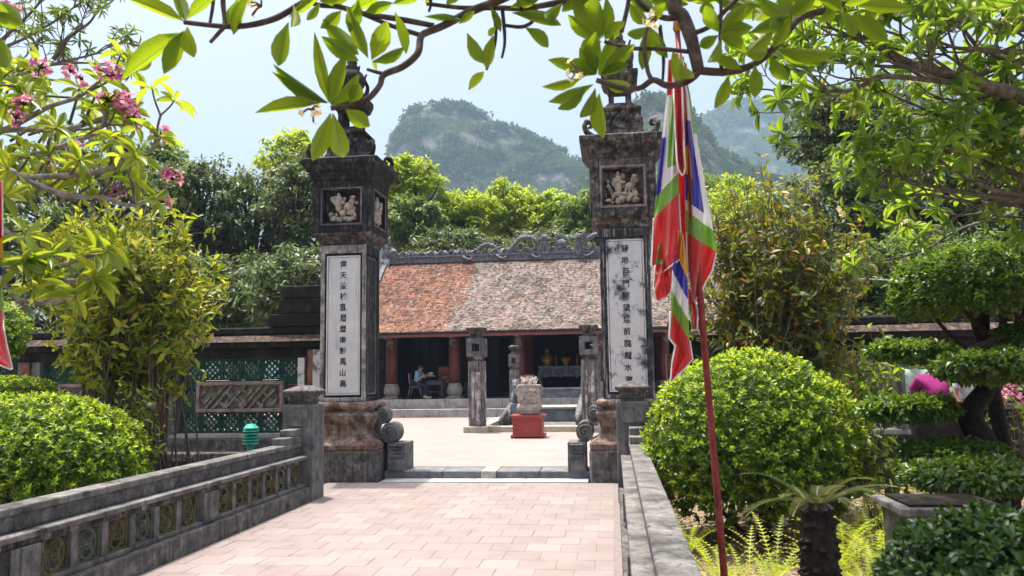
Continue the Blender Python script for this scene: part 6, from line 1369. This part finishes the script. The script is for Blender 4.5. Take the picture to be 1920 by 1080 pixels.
for i in range(17):
    a = i * 2.4; el = g.uniform(.25, 1.25) if i < 11 else g.uniform(1.0, 2.2)
    frond((cx + .05 * math.cos(a), 5.4 + .05 * math.sin(a), cz - .02), (math.cos(a), math.sin(a) * .9, el), g.uniform(.36, .62) if i < 11 else g.uniform(.14, .22), .075, 34, LM['cycad'], cy_t, g, g.uniform(.5, 1.5), vee=.35, nar=.32)
k = 0
spots = [(1345, 1020, 5.2, .30), (1400, 1050, 4.9, .34), (1440, 1070, 4.8, .30), (1320, 1060, 4.7, .28), (1290, 960, 6.3, .22), (1600, 1020, 5.9, .36), (1640, 980, 6.5, .38), (1590, 1070, 5.2, .36), (1650, 1060, 5.4, .34), (1660, 930, 7.2, .36), (1610, 940, 7.0, .32), (1560, 1000, 6.2, .3), (1480, 1075, 5.0, .3), (1700, 900, 7.6, .3), (1370, 1100, 4.5, .3), (1625, 1030, 5.7, .3)]
spots += [(1660, 1000, 6, .38), (1690, 950, 6, .36), (1580, 970, 6, .36), (1450, 1010, 6, .32)]
desc = ['at the foot of the flag pole', 'just beyond the pole towards the cycad', 'at the cycad foot on the pole side', 'between the balustrade and the pole', 'under the round bush near the balustrade', 'beside the cycad trunk on the planter side', 'halfway between cycad and planter', 'in front of the cycad on the near side', 'at the corner of the dark near bush', 'before the lowest leaf pads', 'at the rim of the round bush shade', 'close behind the cycad trunk', 'touching the cycad trunk base', 'beside the stone planter under the pads', 'nearest the camera under the pole', 'in the middle of the fern patch', 'low beside the dark near bush and the planter', 'in front of the planter rim', 'just right of the cycad crown under the bush edge', 'in the shade under the round bush stems']
for (px, py, Y, L), ds in zip(spots, desc):
    Y = 1.75 * 1500 / (py + 62 - 694); p = at(px, py, Y); p[2] = -.10; L *= Y / 4.4; t = thing('fern', tuple(p), 'yellow-green sword fern ' + ds, 'fern', 'ferns growing on the garden floor')
    nf = g.integers(12, 18)
    for i in range(nf):
        a = i * 2.4 + g.normal() * .2; frond(p, (math.cos(a), math.sin(a), g.uniform(.9, 2.2)), L * g.uniform(1.0, 1.7), .055, 20, LM['fern'], t, g, 1.3, taper=.6, vee=.1)
# leaf litter and low growth on the soil
n = 9000; P = np.stack([g.uniform(.5, 5.5, n), g.uniform(3.5, 12.5, n), np.full(n, -.09) + g.uniform(0, .03, n)], 1)
LIT = leafmat('dry_leaf', [(0, (.10, .06, .03)), (.5, (.22, .15, .08)), (.8, (.32, .25, .14)), (1, (.12, .14, .03))], (.2, .14, .05), .15, .8, .1)
L = g.uniform(.03, .09, n); props(joined('leaf_litter', T_MID, P, rdir(n, g) * [1, 1, .15], rdir(n, g) * .4 + [0, 0, 1], L, L * .5, LIT, None), 'dry fallen leaves strewn over the garden soil', 'leaf litter')
n = 5000; P = np.stack([g.uniform(-11, -4.6, n), g.uniform(5, 12.4, n), np.full(n, -.08) + g.uniform(0, .12, n)], 1); L = g.uniform(.06, .14, n)
props(joined('ground_cover', T_MID, P, rdir(n, g) * [1, 1, .4] + [0, 0, .4], rdir(n, g) * .5 + [0, 0, 1], L, L * .35, LM['mid'], None), 'low green ground cover behind the balustrade and bush', 'ground cover')

# ================================================================== FLAGS
def flag_panels(panels, Y, parent, map_):
    trim = MB(); cloth_ = MB()
    for le, re, colf, y_off, nu, nv in panels:
        nu *= 3; nv *= 3
        le = [map_(p) for p in le]; re = [map_(p) for p in re]
        def poly(pl, v):
            d = [0]
            for a, b in zip(pl, pl[1:]): d.append(d[-1] + math.dist(a, b))
            s = v * d[-1]
            for i in range(len(pl) - 1):
                if s <= d[i + 1] + 1e-9: k = (s - d[i]) / max(d[i + 1] - d[i], 1e-9); return (pl[i][0] + (pl[i + 1][0] - pl[i][0]) * k, pl[i][1] + (pl[i + 1][1] - pl[i][1]) * k)
            return pl[-1]
        V = []
        for j in range(nv + 1):
            a, b = poly(le, j / nv), poly(re, j / nv)
            for i in range(nu + 1):
                u = i / nu; ph = mnoise.noise(Vector((u * 2.2, j / nv * 1.8, y_off * 40)))
                y = Y + y_off + .05 * math.sin(u * 7 + 2.5 * ph + y_off * 50) * min(1, .3 + j / nv) + .03 * ph + .012 * math.sin(u * 19 + 4 * ph + j / nv * 9) + .016 * mnoise.noise(Vector((u * 3, j / nv * 9, y_off * 30 + 5)))
                V.append(at(a[0] + (b[0] - a[0]) * u, a[1] + (b[1] - a[1]) * u, y))
        b0 = len(cloth_.v); cloth_.v += [tuple(p) for p in V]
        for j in range(nv):
            for i in range(nu):
                a = b0 + j * (nu + 1) + i; cloth_.f.append((a, a + 1, a + nu + 2, a + nu + 1)); cloth_.m.append(colf((i + .5) / nu, (j + .5) / nv))
        for edge, sgn in ((0, 1), (nu, -1)):
            last = None
            pts = [Vector(V[j * (nu + 1) + edge]) for j in range(nv + 1)]
            seg = []
            for j in range(nv + 1):
                c_ = colf(.02 if edge == 0 else .98, min(max((j + .0) / nv, .01), .99))
                if c_ == 0: seg.append(pts[j])
                else:
                    if len(seg) > 2: trim.tube(seg, .0055, 4)
                    seg = []
            if len(seg) > 2: trim.tube(seg, .0055, 4)
        bot = [Vector(V[nv * (nu + 1) + i]) for i in range(nu + 1)]
        if colf(.5, .99) == 0 and (bot[0] - bot[-1]).length > .02: trim.tube(bot, .0055, 4)
    c_ = cloth_.build('flag_cloth', FL, parent, smooth=True, kind='stuff'); trim.build('white_border', M_['trimw'], parent, smooth=True, kind='stuff')
    return c_
M_['trimw'] = plain('white_trim', (.72, .70, .70), .7, .08, 60)
RED, GRN, WHT, BLU, YEL = range(5)
mp = lambda p: (1180 + p[0] / 1.741, 100 + p[1] / 1.741)
def p1(u, v):
    s = v + .06 * (u - .5)
    if s > .70: return RED
    if s > .60: return GRN
    if v < .17: return RED
    if u > .40 + .25 * max(0, v - .3) and v < .52: return GRN
    return BLU if (u < .22 and v > .36) else WHT
def p3(u, v):
    s = v + .07 * (.5 - u)
    if s > .745: return RED
    if s > .655: return GRN
    if s > .61: return WHT
    if v < .10: return RED
    if u > .80 - .1 * v: return GRN if v < .3 else WHT
    if v < .25: return WHT if u > .3 else RED
    if s > .50: return BLU
    if s > .38 and u < .38: return YEL
    return WHT if u > .62 + .5 * (v - .25) else BLU
def p4(u, v):
    s = v - .16 * (u - .5)
    return YEL if s < .20 else BLU if s < .34 else WHT if s < .47 else GRN if s < .60 else RED
t = thing('festival_flag', tuple(at(1275, 300, 5.0)), 'five-coloured festival flag hanging limp with red white-edged tails beside the streaked pillar', 'flag')
flag_panels([
    ([(128, 20), (122, 130), (105, 290), (90, 420), (80, 530), (75, 640), (72, 690), (95, 725)], [(150, 20), (155, 130), (160, 400), (163, 500), (168, 600), (168, 670)], p1, .0, 16, 48),
    ([(140, 0), (145, 120), (150, 250), (155, 350), (160, 380), (172, 398)], [(160, 0), (172, 120), (178, 300), (182, 370), (178, 392), (173, 398)], lambda u, v: RED, -.06, 8, 32),
    ([(165, 20), (176, 130), (180, 300), (184, 500), (188, 660), (192, 720), (210, 812)], [(172, 20), (198, 130), (225, 300), (246, 420), (264, 520), (277, 600), (287, 640), (270, 710), (213, 812)], p3, .03, 18, 52),
    ([(158, 575), (148, 640), (140, 700), (135, 830), (130, 930), (150, 955), (140, 1010), (135, 1072)], [(176, 590), (188, 690), (192, 830), (195, 920), (206, 1000), (170, 1040), (136, 1072)], p4, -.03, 14, 44),
    ([(98, 600), (85, 690), (80, 760), (88, 812)], [(140, 640), (140, 720), (138, 770), (134, 785)], lambda u, v: GRN if v < .42 - .1 * u else RED, .07, 10, 20),
    ([(190, 760), (195, 850), (203, 905)], [(212, 800), (222, 850), (222, 900)], lambda u, v: GRN if u < .35 and v > .4 else RED, .06, 6, 14),
    ([(152, 30), (156, 130), (158, 400), (160, 690)], [(186, 30), (192, 130), (196, 400), (197, 720)], lambda u, v: RED if u < .62 else (YEL if v > .5 else RED), .10, 8, 30),
    ([(150, 10), (160, 120), (162, 300)], [(178, 10), (190, 120), (196, 300)], lambda u, v: RED if u < .5 else GRN, .08, 6, 16)], 5.0, t, mp)
t = thing('flag_pole', tuple(at(1366, 1100, 5.06)), 'slim dark red flag pole leaning slightly, standing outside the balustrade', 'flag pole')
a, b = atv(1358, 1080, 5.06), atv(1270, 60, 5.06); d = (b - a).normalized(); base = a - d * ((a.z + .15) / d.z)
m = MB(); m.tube([base, a, a.lerp(b, .5), b], [.024, .022, .020, .017], 12); m.build('shaft', M_['pole_red'], t, smooth=True)
m = MB(); e = b + d * .02; m.tube([b, e, e + d * .05, e + d * .14], [.018, .028, .022, .003], 10); m.build('spear_tip', M_['gold'], t, smooth=True)
m = MB(); m.tube([base - d * .0, base + d * .12], [.045, .042], 10); m.build('socket', M_['plinth_stone'], t, smooth=True)
t = thing('festival_flag', tuple(at(-30, 500, 4.4)), 'edge of a second five-coloured festival flag entering beside the plumeria', 'flag')
def pe(u, v): return RED if v < .30 else YEL if v < .42 else BLU if v < .50 else WHT if v < .55 else GRN if v < .68 else RED
flag_panels([([(-70, 340), (-75, 480), (-70, 600), (-40, 670), (20, 692)], [(4, 340), (5, 440), (4, 520), (6, 560), (6, 610), (12, 645), (23, 691)], pe, 0, 12, 40)], 3.9, t, lambda p: p)
t = thing('flag_pole', tuple(at(-60, 900, 3.95) * [1, 1, 0]), 'dark red flag pole carrying the second flag beside the plumeria', 'flag pole')
a = at(-60, 500, 3.95); m = MB(); m.tube([(a[0], a[1], -.15), (a[0], a[1], 2.0), (a[0] + .02, a[1], 3.6)], [.024, .022, .018], 12); m.build('shaft', M_['pole_red'], t, smooth=True)
# thin cable over the garden wall
t = MB(); t.tube(smooth_path([tuple(at(1560, 520, 16)), tuple(at(1640, 524, 16)), tuple(at(1720, 526, 16)), tuple(at(1990, 515, 16))], 6), .012, 5); o = t.build('cable', plain('cable_grey', (.35, .37, .4), .5), None, smooth=True); props(o, 'thin grey cable strung above the garden wall coping', 'cable')
